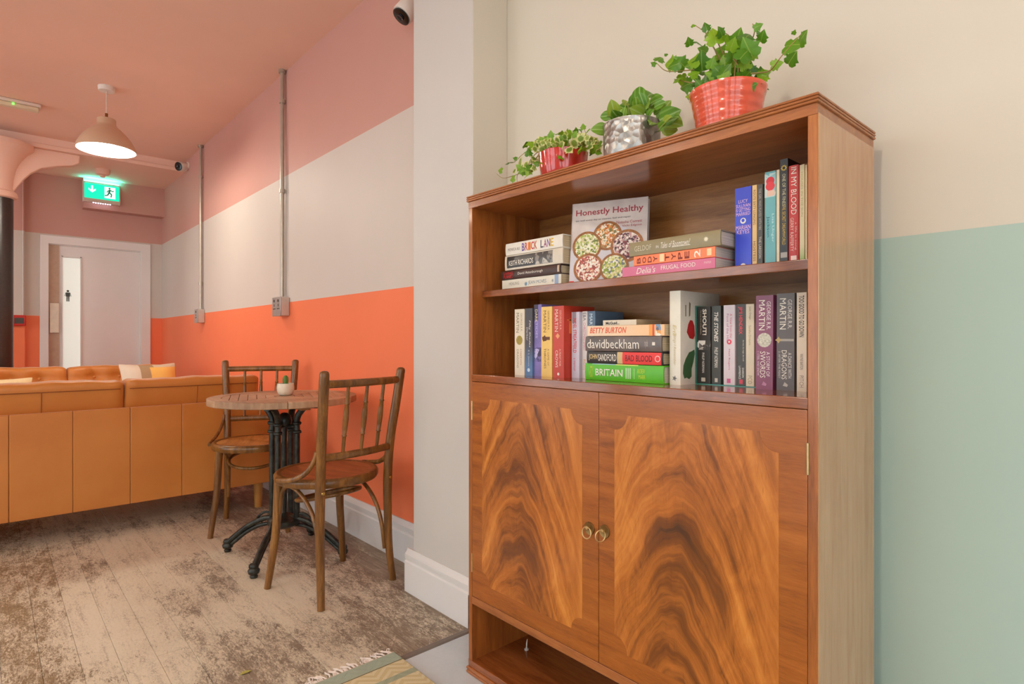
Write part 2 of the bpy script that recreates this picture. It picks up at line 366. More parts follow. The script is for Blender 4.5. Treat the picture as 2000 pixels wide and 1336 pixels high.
# ================================================================ ceiling and wall fittings
M_WPL = plain('white_plastic', S(226, 210, 198), .4, .02)
t = thing('emergency_light', 'slim white emergency light strip with green indicator on the ceiling', 'light', (.06, 5.5, CZ))
MB().box(-.16, .225, -.035, .035, -.025, 0).build('body', M_WPL, t, bevel=.008)
MB().box(-.15, .215, -.028, .028, -.055, -.025).build('diffuser', plain('diffuser', S(222, 206, 176), .35), t, bevel=.008)
MB().lathe([(0, -.007), (.007, -.005), (.007, .0), (0, 0)], 10, (.07, -.029, -.036), 'y', cap=False).build('indicator', emis('green_led', (.15, 1, .1, 1), 4), t)
t = thing('smoke_detector', 'small pink painted smoke detector on the lower ceiling', 'detector', (.81, 6.77, CZ2))
MB().lathe([(0, 0), (.062, 0), (.062, -.03), (.05, -.05), (.03, -.055), (0, -.055)], 24, cap=False).build('body', M_CEIL, t, smooth=40)
MB().lathe([(0, -.055), (.022, -.055), (.018, -.075), (0, -.08)], 16, cap=False).build('sensor', M_CEIL, t, smooth=40)
# exit sign
t = thing('exit_sign', 'lit green emergency exit sign with arrow and running figure', 'sign', (.853, YF-.13, 2.405))
MB().box(-.158, .158, -.05, 0, -.02, .185).build('housing', plain('sign_housing', S(214, 190, 176), .4), t, bevel=.006)
pn = MB().box(-.145, .145, -.056, -.05, .018, .165).build('sign_panel', emis('sign_green', (.0, .70, .42, 1), 1.5), t, bevel=.002)
WG = emis('sign_white', (.75, 1, .9, 1), 1.3)
m = MB(); yy = -.0575
m.prism([(-.112, .10), (-.082, .075), (-.052, .10), (-.052, .118), (-.074, .100), (-.074, .145), (-.09, .145), (-.09, .100), (-.112, .118)][::-1], 'y', yy, yy+.0015); m.build('arrow', WG, pn)
dr = MB().prism([(.02, .035), (.112, .035), (.112, .15), (.02, .15)], 'y', yy, yy+.0015).build('doorway', WG, pn)
GD = emis('sign_dark', (.0, .25, .14, 1), .3); m = MB()
m.lathe([(.009, 0), (.009, .001)], 12, (.062, yy-.0012, .136), 'y')
for a, b, r in (((.066, .124), (.058, .094), .008), ((.066, .122), (.046, .108), .004), ((.046, .108), (.040, .094), .004), ((.066, .122), (.088, .108), .004), ((.088, .108), (.098, .116), .004), ((.058, .094), (.080, .078), .006), ((.080, .078), (.074, .050), .005), ((.058, .094), (.046, .066), .006), ((.046, .066), (.022, .060), .005)):
    d = Vector((b[0]-a[0], b[1]-a[1])).normalized(); q = Vector((-d.y, d.x))*r
    m.prism([(a[0]+q.x, a[1]+q.y), (a[0]-q.x, a[1]-q.y), (b[0]-q.x, b[1]-q.y), (b[0]+q.x, b[1]+q.y)], 'y', yy-.0012, yy)
m.build('running_figure', GD, dr)
MB().box(-.145, .145, -.05, -.006, .185, .189).build('top_light_slot', emis('sign_top', (.05, .85, .66, 1), 50), t)
LD = emis('cool_led', (.7, .75, 1, 1), 14)
for i in range(8): MB().lathe([(0, 0), (.005, 0), (.005, -.006), (0, -.007)], 8, (-.07+i*.02, -.04, -.02), cap=False).build('led', LD, t)
# CCTV cameras
def cctv(loc, aim, label):
    t = thing('security_camera', label, 'camera', loc, 0, 'security cameras')
    d = Vector(aim).normalized(); M = d.to_track_quat('Z', 'Y').to_matrix()
    def L(prof, name, mat):
        m = MB().lathe(prof, 24, cap=False); m.v = [tuple(M @ Vector(v)) for v in m.v]; return m.build(name, mat, t, smooth=40)
    L([(0, -.05), (.03, -.05), (.043, -.03), (.045, .03), (.043, .035), (.0, .035)], 'body', plain('cam_white', S(232, 220, 210), .3))
    f = L([(0, .036), (.038, .036), (.040, .044), (.036, .046), (0, .040)], 'face', plain('cam_black', S(18, 17, 16), .25))
    m = MB().lathe([(0, .040), (.014, .042), (.014, .05), (.01, .048), (0, .046)], 16, cap=False); m.v = [tuple(M @ Vector(v)) for v in m.v]; m.build('lens', plain('cam_lens', S(40, 40, 46), .05), f, smooth=40)
    MB().tube([(0, 0, 0), (WX-loc[0]-.006, 0, .02)], .014, 12).build('bracket', plain('cam_white', S(232, 220, 210), .3), t, smooth=40)
    MB().lathe([(.0, 0), (.035, 0), (.035, -.012), (0, -.012)], 20, (WX-loc[0], 0, .02), 'x', cap=False).build('mount_plate', plain('cam_white', S(232, 220, 210), .3), t, smooth=40)
    return t
cctv((1.36, 6.2, 2.64), (-.85, -.5, -.22), 'small white security camera on the wall beside the beam')
cctv((1.345, 2.19, 2.425), (-.6, .15, -.87), 'white security camera high on the wall by the pier')
# conduits with sockets
M_CON = plain('conduit_steel', S(178, 166, 152), .35, .05, 30, metal=.55)
M_BOX = plain('box_grey', S(196, 182, 172), .4, .04, metal=.2)
def conduit(y, zb, double, label, zs):
    t = thing('electrical_conduit', label, 'conduit', (WX, y, zb), 0, 'wall conduits')
    MB().tube([(-.022, 0, .08), (-.022, 0, CZ-zb)], .0125, 14).build('pipe', M_CON, t, smooth=60)
    for z in zs:
        MB().lathe([(.0135, -.012), (.0175, -.012), (.0175, .012), (.0135, .012)], 14, (-.022, 0, z-zb), cap=False).build('saddle', M_CON, t, smooth=40)
    MB().lathe([(.013, 0), (.022, 0), (.022, -.02), (.013, -.02)], 16, (-.022, 0, CZ-zb), cap=False).build('ceiling_collar', M_CON, t, smooth=40)
    wd = .068 if double else .05
    b = MB().box(-.055, -.001, -wd, wd, -.045, .072).build('socket_box', M_BOX, t, bevel=.004)
    p = MB().box(-.060, -.055, -wd-.002, wd+.002, -.047, .074).build('face_plate', plain('plate_steel', S(176, 168, 162), .35, metal=.5), b, bevel=.002)
    m = MB(); K = plain('socket_dark', S(50, 44, 42), .5)
    for s in ((-.034, .034) if double else (0,)):
        for dy, dz, a, h in ((0, .022, .004, .008), (-.012, 0, .006, .004), (.012, 0, .006, .004)): m.box(-.0612, -.0598, s+dy-a, s+dy+a, dz-h, dz+h)
        m.box(-.063, -.0598, s-.006, s+.006, .042, .058)
    m.build('socket_holes', K, p)
conduit(3.756, 1.20, True, 'steel conduit running down to a double socket above the bistro table', (2.52, 1.95))
conduit(5.68, 1.20, False, 'thin steel conduit running down to a small box near the sofas', (2.44, 1.50))
t = thing('fire_call_point', 'small red fire call point on a wall pipe by the door', 'alarm', (.215, YF-.05, 1.19))
MB().box(-.05, .05, -.045, 0, -.05, .05).build('housing', plain('alarm_red', S(196, 30, 22), .35), t, bevel=.006)
MB().box(-.035, .035, -.048, -.045, -.03, .025).build('glass_plate', plain('alarm_plate', S(70, 60, 56), .2), t)
MB().tube([(.03, -.012, .05), (.03, -.012, CZ2-1.19)], .008, 10).build('wire_pipe', M_RIGHT, t, smooth=60)
# ---------------------------------------------------------------- iron column
M_IRON0 = plain('column_black', S(50, 40, 36), .3, .25, 60, spec=.6, bump=.3, bscale=90)
t = thing('column', 'round column with black shaft and pink curved capital by the beam', 'column', (.055, 6.42, 0))
R0 = .10
MB().lathe([(0, 0), (.13, 0), (.13, .12), (R0, .14), (R0, 2.18), (0, 2.18)], 28, cap=False).build('shaft', M_IRON0, t, smooth=40)
MB().lathe([(R0-.005, 2.17), (R0+.022, 2.18), (R0+.03, 2.20), (R0+.022, 2.225), (R0+.008, 2.235), (R0, 2.26), (R0+.006, 2.33), (R0+.022, 2.42), (R0+.052, 2.49), (R0+.092, 2.55), (R0+.125, 2.578), (R0+.135, 2.59), (R0+.135, CZ2-.0)], 32, cap=False).build('capital', M_CEIL, t, smooth=35)
for sx in (1, -1):
    arc = [(.10+.36*(1-math.cos(a)), 2.27+.34*math.sin(a)) for a in [math.pi/2*i/12 for i in range(13)]]
    outer = [(x, z) for x, z in arc]; inner = [(.10, CZ2), (.46, CZ2)]
    poly = [(.10, 2.24), (.164, 2.35), (.21, 2.41), (.278, 2.466), (.382, 2.504), (.492, 2.53), (.54, 2.56), (.545, CZ2), (.06, CZ2), (.06, 2.24)]
    MB().prism([(sx*x, z) for x, z in poly], 'y', -.035, .035).build('bracket', M_CEIL, t, smooth=30, bevel=.006)
# ================================================================ sofas
n = NT('tan_leather'); v = n.coord(); f = n.noise(v, 2.5, 4); g = n.noise(v, 220, 3); w2 = n.noise(n.scale(v, 3, 3, 9), 3, 4, .6, 1.0)
M_LEATHER = n.done(n.ramp(f, [(.3, S(192, 116, 48)), (.7, S(208, 134, 62))]), n.math('ADD', .36, n.math('MULTIPLY', f, .12)), spec=.45, sheen=.35)
n.b.inputs['Sheen Roughness'].default_value = .35; n.b.inputs['Sheen Tint'].default_value = (1, .86, .72, 1)
n.bump(n.math('ADD', n.math('MULTIPLY', g, .25), w2), .08, .003)
M_SEAM = plain('leather_seam', S(138, 72, 26), .55, .05)
M_LEGW = plain('sofa_leg_wood', S(190, 130, 62), .4, .1, 12)
def sofa(label, loc, rotz):
    t = thing('leather_sofa', label, 'sofa', loc, rotz, 'tan leather sofas')
    W = 2.16; hw = W/2
    MB().box(-hw+.02, hw-.02, .02, .88, .15, .30).build('base_frame', M_LEATHER, t, bevel=.015)
    bf = MB().box(-hw+.01, hw-.01, .018, .13, .152, .645).build('back_frame', M_LEATHER, t, bevel=.012)
    pw = W/9
    for i in range(9):
        MB().box(-hw+pw*i+.0008, -hw+pw*(i+1)-.0008, 0, .03, .15, .65).build('back_panel', M_LEATHER, bf, bevel=.003, bseg=3)
    for s in (-1, 1):
        softbox(.09, .86, .44, .03, .004, 6, None, (s*(hw-.046), .45, .385)).build('arm', M_LEATHER, t, smooth=60)
    cw = (W-.11)/3
    for i in (-1, 0, 1):
        def tuft(p, u):
            if u.y > .2:
                d = 0
                for bx in (-.5, 0, .5):
                    for bz in (-.25, .60):
                        d += .030*math.exp(-(((u.x-bx)*cw/2)**2+((u.z-bz)*.19)**2)/.0022)
                    d += .013*math.exp(-((u.x-bx)*cw/2/.018)**2)
                for bz in (-.25, .60): d += .008*math.exp(-((u.z-bz)*.19/.018)**2)
                p.y -= d*min(1, (u.y-.2)/.5)
            if u.z > .9: p.z += .0025*math.sin(p.x*17+i)+.002*math.sin(p.x*41+2*i)
            p.y += (p.z)*(-.22)
            return p
        c = softbox(cw-.006, .17, .42, .026, .007, 22, tuft, (i*cw, .155, .58)).build('back_cushion', M_LEATHER, t, smooth=70)
        x0 = i*cw
        MB().tube(catmull([(x0+s_*(cw/2-.02), .026+.004*abs(s_), .748) for s_ in (-1, -.5, 0, .5, 1)], 4), .0022, 6).build('piping', M_SEAM, c, smooth=60)
        MB().tube([(x0, .050, .60), (x0, .034, .68), (x0, .022, .745)], .0018, 6).build('seam', M_SEAM, c, smooth=60)
        for bx in (-.5, 0, .5):
            MB().lathe([(0, .008), (.008, .006), (.011, 0), (.0, -.002)], 10, (x0+bx*cw/2, .222-.126*.22, .706), 'y', cap=False).build('tuft_button', M_LEATHER, c, smooth=60)
        softbox(cw-.004, .62, .16, .035, .012, 8, None, (i*cw, .57, .375)).build('seat_cushion', M_LEATHER, t, smooth=60)
    for sx in (-1, 1):
        for y in (.05, .82):
            MB().lathe([(0, 0), (.021, 0), (.027, .15), (0, .15)], 14, (sx*(hw-.06), y, 0), cap=False).build('leg', M_LEGW, t, smooth=40)
    return t
sofa('tan leather sofa seen from behind, its back to the bistro table', (.19, 3.60, 0), 0)
sofa('tan leather sofa with tufted back cushions facing us, beyond the nearer sofa', (.117, 5.93, 0), math.pi)
def cushion(name, label, loc, sx, sz, tilt, rotz, mat, patches):
    t = thing(name, label, 'cushion', loc, rotz)
    def fn(p, u):
        k = 1-.10*(u.x*u.x*(1-u.z*u.z)+0); p.z *= 1-.10*(1-u.x*u.x)*0
        p.x *= 1-.07*(1-u.z**2); p.z *= 1-.09*(1-u.x**2)
        e = (1-u.x**4)*(1-u.z**4); p.y *= .12+.88*e
        return p
    m = softbox(sx, .13, sz, .01, .0, 16, fn); R = Matrix.Rotation(tilt, 3, 'X')
    m.v = [tuple(R @ Vector(q)+Vector((0, 0, sz/2))) for q in m.v]
    c = m.build('cover', mat, t, smooth=80)
    return t
n = NT('patch_cushion'); v = n.coord(); x = n.sep(v)[0]; z = n.sep(v)[2]
c1 = n.mix(n.math('GREATER_THAN', x, -.07), S(222, 210, 192), S(172, 148, 116)); c1 = n.mix(n.math('GREATER_THAN', x, .03), c1, S(214, 200, 176))
yl = n.math('MULTIPLY', n.math('GREATER_THAN', x, .0), n.math('LESS_THAN', z, .33)); c1 = n.mix(yl, c1, S(240, 196, 108))
n.bump(n.noise(v, 300, 2), .3, .001); M_PATCH = n.done(c1, .85, spec=.2)
cushion('patchwork_cushion', 'grey and beige patchwork cushion with a yellow patch on the far sofa', (.96, 5.40, .455), .40, .375, -.42, .1, M_PATCH, None)
cushion('yellow_cushion', 'pale yellow cushion peeking over the left end of the nearer sofa', (.03, 5.36, .455), .40, .295, -.45, -.1, plain('pale_yellow', S(238, 216, 168), .85, .04, 40), None)
# ================================================================ bistro table
TX, TY = 1.03, 2.75; TZ = .742
n = NT('weathered_teak'); v = n.coord('World'); r = n.new('ShaderNodeObjectInfo').outputs['Random']
g1 = n.noise(n.scale(v, 60, 8, 8), 1.5, 4); g2 = n.noise(v, 9, 4)
f = n.math('ADD', n.math('ADD', n.math('MULTIPLY', g1, .45), n.math('MULTIPLY', g2, .35)), n.math('MULTIPLY', r, .25))
M_TEAK = n.done(n.ramp(f, [(.3, S(136, 100, 72)), (.55, S(176, 138, 106)), (.8, S(202, 168, 138))]), .45, spec=.4)
M_TEAKE = wood('teak_edge', S(120, 76, 40), S(164, 112, 64), S(190, 140, 92), 'x', rough=.5)
n = NT('cast_iron'); v = n.coord(); f = n.noise(v, 40, 4)
M_IRON = n.done(n.ramp(f, [(.35, S(26, 26, 24)), (.7, S(62, 62, 54))]), .38, metal=.3, spec=.5); n.bump(f, .2, .002)
tb = thing('bistro_table', 'round slatted wooden bistro table on a black cast iron base', 'table', (TX, TY, 0))
RT = .325; RI = .265; TH = .029
for k in range(6):
    a0 = math.radians(60*k+12)+.0015; a1 = math.radians(60*k+72)-.0015
    A = [a0+(a1-a0)*i/8 for i in range(9)]
    MB().prism([(RT*math.cos(a), RT*math.sin(a)) for a in A]+[(RI*math.cos(a), RI*math.sin(a)) for a in reversed(A)], 'z', TZ-TH, TZ).build('rim_segment', M_TEAK, tb, bevel=.003)
def clip(poly, nx, ny, d):          # keep nx*x+ny*y <= d
    out = []
    for i in range(len(poly)):
        p, q = poly[i], poly[(i+1) % len(poly)]; sp = nx*p[0]+ny*p[1]-d; sq = nx*q[0]+ny*q[1]-d
        if sp <= 0: out.append(p)
        if (sp < 0 < sq) or (sq < 0 < sp):
            t = sp/(sp-sq); out.append((p[0]+(q[0]-p[0])*t, p[1]+(q[1]-p[1])*t))
    return out
for qd in range(4):
    ang = math.radians(90*qd-18); ca, sa = math.cos(ang), math.sin(ang)
    for i in range(7):
        u0 = .006+i*.0375; u1 = u0+.0357
        P = [(u0, -.4), (u1, -.4), (u1, .4), (u0, .4)]
        s2 = math.sqrt(.5)
        P = clip(P, -s2, s2, -.002); P = clip(P, -s2, -s2, -.002) if P else P
        for j in range(32):
            if not P: break
            a = 2*math.pi*j/32; P = clip(P, math.cos(a), math.sin(a), RI-.002)
        if len(P) < 3: continue
        ar = abs(sum(P[k][0]*P[(k+1) % len(P)][1]-P[(k+1) % len(P)][0]*P[k][1] for k in range(len(P))))/2
        if ar < 3e-4: continue
        MB().prism([(x*ca-y*sa, x*sa+y*ca) for x, y in P], 'z', TZ-.022, TZ-.001).build('slat', M_TEAK, tb, bevel=.0015, bseg=1)
MB().box(-.25, .25, -.02, .02, TZ-.045, TZ-.024).build('batten', M_TEAKE, tb)
MB().box(-.02, .02, -.25, .25, TZ-.046, TZ-.025).build('batten', M_TEAKE, tb)
cp = .062
feet = [(-.193, .228), (-.205, -.190), (.195, -.225), (.217, .197)]
for k, (fx, fy) in enumerate(feet):
    d = Vector((fx, fy, 0)).normalized(); c0 = d*cp
    col_ = MB().tube([(c0.x, c0.y, .16), (c0.x, c0.y, .58)], .0135, 12).build('column', M_IRON, tb, smooth=60)
    for z in (.575, .615): MB().lathe([(.013, -.008), (.019, -.006), (.021, 0), (.019, .006), (.013, .008)], 14, (c0.x, c0.y, z), cap=False).build('collar', M_IRON, col_, smooth=60)
    MB().tube(catmull([(c0.x, c0.y, .57), (c0.x, c0.y, .63), (c0.x+d.x*.015, c0.y+d.y*.015, .665), (c0.x+d.x*.05, c0.y+d.y*.05, .697), (c0.x+d.x*.10, c0.y+d.y*.10, .70)], 5), .0145, 12).build('top_bracket', M_IRON, tb, smooth=60)
    L = Vector((fx, fy, 0)).length
    up = [d*.03+Vector((0, 0, .175)), d*(L*.35)+Vector((0, 0, .165)), d*(L*.62)+Vector((0, 0, .125)), d*(L*.86)+Vector((0, 0, .07)), d*(L*.95)+Vector((0, 0, .045))]
    lo = [d*.03+Vector((0, 0, .145)), d*(L*.35)+Vector((0, 0, .138)), d*(L*.60)+Vector((0, 0, .105)), d*(L*.82)+Vector((0, 0, .055)), d*(L*.90)+Vector((0, 0, .035))]
    lg = MB().tube(catmull(up, 6), .0125, 10).tube(catmull(lo, 6), .009, 10)
    lg = lg.build('leg', M_IRON, tb, smooth=60)
    MB().lathe([(0, 0), (.014, .0), (.017, .008), (.013, .014), (.022, .02), (.025, .032), (.018, .042), (.021, .048), (.017, .058), (0, .06)], 14, (fx*.96, fy*.96, 0), cap=False).build('foot', M_IRON, lg, smooth=50)
    MB().tube(catmull([d*.055+Vector((0, 0, .19)), d*.10+Vector((0, 0, .195)), d*.135+Vector((0, 0, .165)), d*.11+Vector((0, 0, .15))], 5), .006, 8).build('scroll', M_IRON, lg, smooth=60)
MB().lathe([(0, .13), (.05, .135), (.075, .15), (.075, .17), (.03, .185), (.012, .20), (.012, .60), (.03, .605), (.034, .625), (.028, .65), (.012, .662), (0, .664)], 20, cap=False).build('centre_post', M_IRON, tb, smooth=40)
m = MB()
for fx, fy in feet:
    d = Vector((fx, fy, 0)).normalized(); m.tube([(0, 0, .60), (d.x*cp, d.y*cp, .60)], .008, 8)
m.build('spider', M_IRON, tb, smooth=60)
# cactus on the table
t = thing('cactus_pot', 'tiny green cactus in a small white ceramic pot on the bistro table', 'plant', (1.045, 2.775, TZ))
MB().lathe([(0, 0), (.026, 0), (.033, .006), (.038, .02), (.039, .035), (.037, .056), (.034, .056), (.034, .042), (0, .042)], 28, cap=False).build('pot', plain('ceramic_cream', S(226, 210, 186), .35, .06, 60, bump=.2, bscale=120), t, smooth=50)
MB().lathe([(0, .044), (.034, .043)], 20, cap=False).build('soil', plain('soil', S(70, 52, 38), .9, .3, 80), t)
m = MB()
prof = [(.009, .04), (.0115, .055), (.0125, .07), (.0115, .083), (.006, .092), (0, .094)]
V = []
for r, z in prof:
    for k in range(20): a = 2*math.pi*k/20; rr = r*(1+.12*math.cos(a*7)); V.append((rr*math.cos(a), rr*math.sin(a), z))
m.add(V, [(i*20+k, i*20+(k+1) % 20, (i+1)*20+(k+1) % 20, (i+1)*20+k) for i in range(5) for k in range(20)])
m.build('cactus', plain('cactus_green', S(86, 122, 52), .6, .2, 90), t, smooth=60)
# ================================================================ bentwood chairs
M_BENT = wood('bentwood', S(66, 38, 14), S(118, 76, 32), S(166, 116, 58), 'z', rough=.3, sp=.5)
M_SEATP = wood('seat_ply', S(110, 58, 28), S(150, 88, 46), S(182, 122, 74), 'y', rough=.35, fine=.7)
M_SEATP2 = wood('seat_ply_pale', S(132, 84, 34), S(182, 126, 62), S(206, 156, 92), 'y', rough=.4, fine=.7)
M_BRASS = plain('bolt_brass', S(200, 160, 90), .3, .1, 30, metal=1)
def chair(label, loc, rotz, seatmat):
    t = thing('bentwood_chair', label, 'chair', loc, rotz, 'bentwood bistro chairs')
    SR = .205; ZS = .468
    def egg(a, r): return (r*math.cos(a), r*math.sin(a)*(.985 if math.sin(a) > 0 else 1.0))
    seg = 48; m = MB(); V = []
    prof = [(SR-.05, ZS-.036), (SR-.004, ZS-.036), (SR+.002, ZS-.026), (SR+.003, ZS-.010), (SR-.004, ZS-.001), (SR-.016, ZS), (SR-.026, ZS-.004), (SR-.05, ZS-.008)]
    for r, z in prof: V += [(*egg(2*math.pi*k/seg, r), z) for k in range(seg)]
    m.add(V, [(i*seg+k, i*seg+(k+1) % seg, ((i+1) % len(prof))*seg+(k+1) % seg, ((i+1) % len(prof))*seg+k) for i in range(len(prof)) for k in range(seg)])
    m.build('seat_rim', M_BENT, t, smooth=50)
    m = MB(); V = [(0, 0, ZS-.010)]
    for r, z in ((.06, ZS-.010), (.12, ZS-.008), (.165, ZS-.005), (SR-.022, ZS-.0035)): V += [(*egg(2*math.pi*k/seg, r), z) for k in range(seg)]
    F = [(0, 1+k, 1+(k+1) % seg) for k in range(seg)]+[(1+i*seg+k, 1+(i+1)*seg+k, 1+(i+1)*seg+(k+1) % seg, 1+i*seg+(k+1) % seg) for i in range(3) for k in range(seg)]
    m.add(V, F); m.build('seat_panel', seatmat, t, smooth=60)
    for s in (-1, 1):
        pts = catmull([(s*.176, -.205, 0), (s*.168, -.190, .14), (s*.166, -.184, .30), (s*.166, -.186, .46), (s*.170, -.198, .60), (s*.180, -.222, .75), (s*.187, -.240, .872)], 6)
        n_ = len(pts); rr = [.0140+.0048*min(1, i/(n_*.45)) for i in range(n_)]
        rr[-1] = .0175
        bp = MB().tube(pts, rr, 12).build('back_leg', M_BENT, t, smooth=60)
        MB().lathe([(0, .007), (.009, .006), (.0155, .002), (.0182, -.006), (.0178, -.016)], 14, (s*.1872, -.2402, .882), cap=False).build('finial', M_BENT, bp, smooth=60)
        MB().lathe([(0, -.004), (.006, -.003), (.007, .0)], 10, (s*.166, -.2035, .43), 'y', cap=False).build('bolt', M_BRASS, bp, smooth=60)
        fp = catmull([(s*.185, .135, 0), (s*.172, .125, .11), (s*.156, .118, .25), (s*.148, .116, .435)], 6)
        MB().tube(fp, [.0130+.0055*i/(len(fp)-1) for i in range(len(fp))], 12).build('front_leg', M_BENT, t, smooth=60)
        # hip brace from the post to the seat side
        MB().tube(catmull([(s*.182, -.186, .585), (s*.186, -.175, .55), (s*.196, -.14, .505), (s*.208, -.085, .475), (s*.214, -.02, .462), (s*.212, .03, .457)], 6), .0105, 10, flat=.75).build('hip_brace', M_BENT, t, smooth=60)
        # arched brace below the seat: front leg, under the seat, down the rear leg
        MB().tube(catmull([(s*.148, .105, .30), (s*.146, .095, .38), (s*.146, .055, .418), (s*.147, -.02, .405), (s*.149, -.09, .36), (s*.152, -.135, .30), (s*.155, -.162, .22), (s*.158, -.174, .13)], 6), .0085, 10).build('arched_brace', M_BENT, t, smooth=60)
    ring = [(.125*math.cos(a), .125*math.sin(a)-.012, .366-.22*.125*math.sin(a)) for a in [2*math.pi*k/40 for k in range(40)]]
    MB().tube(ring, .0085, 10, closed=True).build('ring_stretcher', M_BENT, t, smooth=60)
    def rail(z, hw_, yb, bow, r, fl_):
        p = [(hw_*u, yb-bow*(1-u*u), z) for u in [-1+2*i/14 for i in range(15)]]
        return MB().tube(p, r, 12, flat=fl_)
    rail(.838, .182, -.233, .022, .0125, 1.2).build('top_rail', M_BENT, t, smooth=60)
    rail(.560, .168, -.195, .020, .0115, 1.3).build('lower_rail', M_BENT, t, smooth=60)
    for x in (-.083, 0, .083):
        y0 = -.195-.020*(1-(x/.168)**2); y1 = -.233-.022*(1-(x/.182)**2)
        P0 = Vector((x, y0, .565)); P1 = Vector((x*1.04, y1, .832))
        pr = [(0, .0065), (.10, .0068), (.22, .0072), (.255, .0072), (.262, .0098), (.275, .0098), (.282, .0075), (.38, .0098), (.5, .0112), (.62, .0098), (.718, .0075), (.725, .0098), (.738, .0098), (.745, .0072), (.8, .0072), (1, .0068)]
        MB().tube([P0.lerp(P1, q) for q, r in pr], [r for q, r in pr], 10).build('spindle', M_BENT, t, smooth=70)
    return t
chair('brown bentwood chair with spindle back, nearest us at the bistro table', (1.047, 2.326, 0), math.radians(12), M_SEATP)
chair('brown bentwood chair between the bistro table and the leather sofa', (1.06, 3.262, 0), math.radians(153.4), M_SEATP2)
# ================================================================ rug
n = NT('woven_rug'); P = n.coord('World'); s3 = n.sep(P)
zig = n.math('ADD', n.math('MULTIPLY', n.math('PINGPONG', s3[0], .05), .8), n.math('MULTIPLY', s3[1], 1.0))
zz = n.math('PINGPONG', zig, .014); z1_ = n.sstep(zz, .004, .010)
body = n.mix(z1_, S(208, 192, 148), S(220, 208, 172)); body = n.mix(n.math('MULTIPLY', n.math('LESS_THAN', n.math('PINGPONG', n.math('ADD', s3[1], .03), .11), .012), .8), body, S(150, 164, 146))
teal = n.math('GREATER_THAN', s3[1], 1.588); tl = n.mix(n.noise(n.scale(P, 40, 400, 1), 1, 3), S(150, 166, 150), S(182, 192, 174))
c = n.mix(teal, body, tl); c = n.mix(n.math('MULTIPLY', n.math('GREATER_THAN', s3[1], 1.584), n.math('LESS_THAN', s3[1], 1.588)), c, S(122, 110, 80)); c = n.mix(n.math('GREATER_THAN', s3[1], 1.638), c, S(226, 208, 188))
n.bump(n.math('ADD', n.noise(n.scale(P, 700, 200, 1), 1, 2), n.math('MULTIPLY', z1_, .6)), .5, .002); M_RUG = n.done(c, .9, spec=.1)
t = thing('woven_rug', 'pale yellow and blue-green woven rug with white fringe', 'rug', (.0, .9, 0))
MB().box(-1.2, .962, -.7, .742, .0042, .0112).build('rug_body', M_RUG, t, bevel=.003)
rf = random.Random(5); m = MB()
for i in range(210):
    x = -1.19+i*.01025+rf.uniform(-.003, .003)
    if x > .96: break
    dx = rf.uniform(-.022, .022); ln = rf.uniform(.028, .052)
    for q in range(3):
        o = rf.uniform(-.003, .003)
        m.tube([(x+o, .739, .008), (x+o+dx*.3+rf.uniform(-.006, .006), .739+ln*.4, .0085), (x+o+dx*.8+rf.uniform(-.008, .008), .739+ln*.8, .0035), (x+o+dx, .739+ln, .003)], .0019, 5)
fr = m.build('fringe', plain('fringe_white', S(238, 228, 220), .9, .08, 60), t, smooth=60); fr['kind'] = 'stuff'
lf = MB().add([(-.018, 0, .001), (-.006, .007, .004), (.008, .006, .003), (.018, 0, .001), (.007, -.006, .004), (-.007, -.006, .003)], [(0, 1, 2, 3), (0, 3, 4, 5)]).build('fallen_leaf', plain('leaf_dry', S(178, 168, 84), .6, .2, 90), None, loc=(.576, 1.847, .001))
sm = lf.modifiers.new('solid', 'SOLIDIFY'); sm.thickness = .0008; tag(lf, 'tiny yellow-green dropped leaf on the worn floor boards', 'leaf')
# ================================================================ bookcase (local x right, y deep, z up)
BX, BY = 1.077, 1.405
W_, D_, H_ = .997, .293, 1.433
M_EDGE = wood('mahogany_edge', S(116, 62, 28), S(158, 92, 46), S(182, 116, 66), 'x', rough=.3, coat=.3)
M_EDGEV = wood('mahogany_upright', S(112, 58, 22), S(158, 90, 38), S(186, 114, 56), 'z', rough=.3, coat=.3)
M_INN = wood('mahogany_inner', S(104, 54, 20), S(150, 84, 34), S(176, 106, 48), 'z', rough=.38, coat=.1)
M_BACKP = wood('mahogany_back', S(124, 74, 34), S(162, 106, 54), S(190, 132, 76), 'x', rough=.4)
M_SHELF = wood('mahogany_shelf', S(96, 48, 20), S(136, 74, 34), S(160, 94, 48), 'x', rough=.16, coat=.5)
M_CROSS = wood('crossband', S(112, 56, 14), S(152, 82, 24), S(178, 104, 38), 'x', rough=.25, coat=.35, fine=1.4)
M_SIDEV = wood('pale_side_veneer', S(170, 116, 74), S(190, 139, 95), S(204, 158, 114), 'z', rough=.13, coat=.6, bands=1.3)
bc = thing('bookcase_cabinet', 'mahogany bookcase with two flame veneer doors below open shelves', 'bookcase', (BX, BY, 0), -math.pi/2)
st = .017
for x0 in (0, W_-st): MB().box(x0, x0+st, .002, D_, .022, 1.398).build('side_panel', M_EDGEV if x0 else M_INN, bc, bevel=.0012)
MB().box(W_-.0008, W_+.0012, .0035, D_-.001, .03, 1.398).build('side_veneer', M_SIDEV, bc)
MB().box(.0, W_, 0.001, D_, 1.396, 1.416).build('top_board', M_EDGE, bc, bevel=.001)
e = .003
def reeds(z0, z1, ov, n_):
    p = []
    for i in range(n_):
        for k in range(6):
            a = math.pi*k/5; hz = (z1-z0)/n_
            p.append((ov*.35+ov*.65*math.sin(a), z0+hz*(i+.5)-hz*.46*math.cos(a)))
    return p
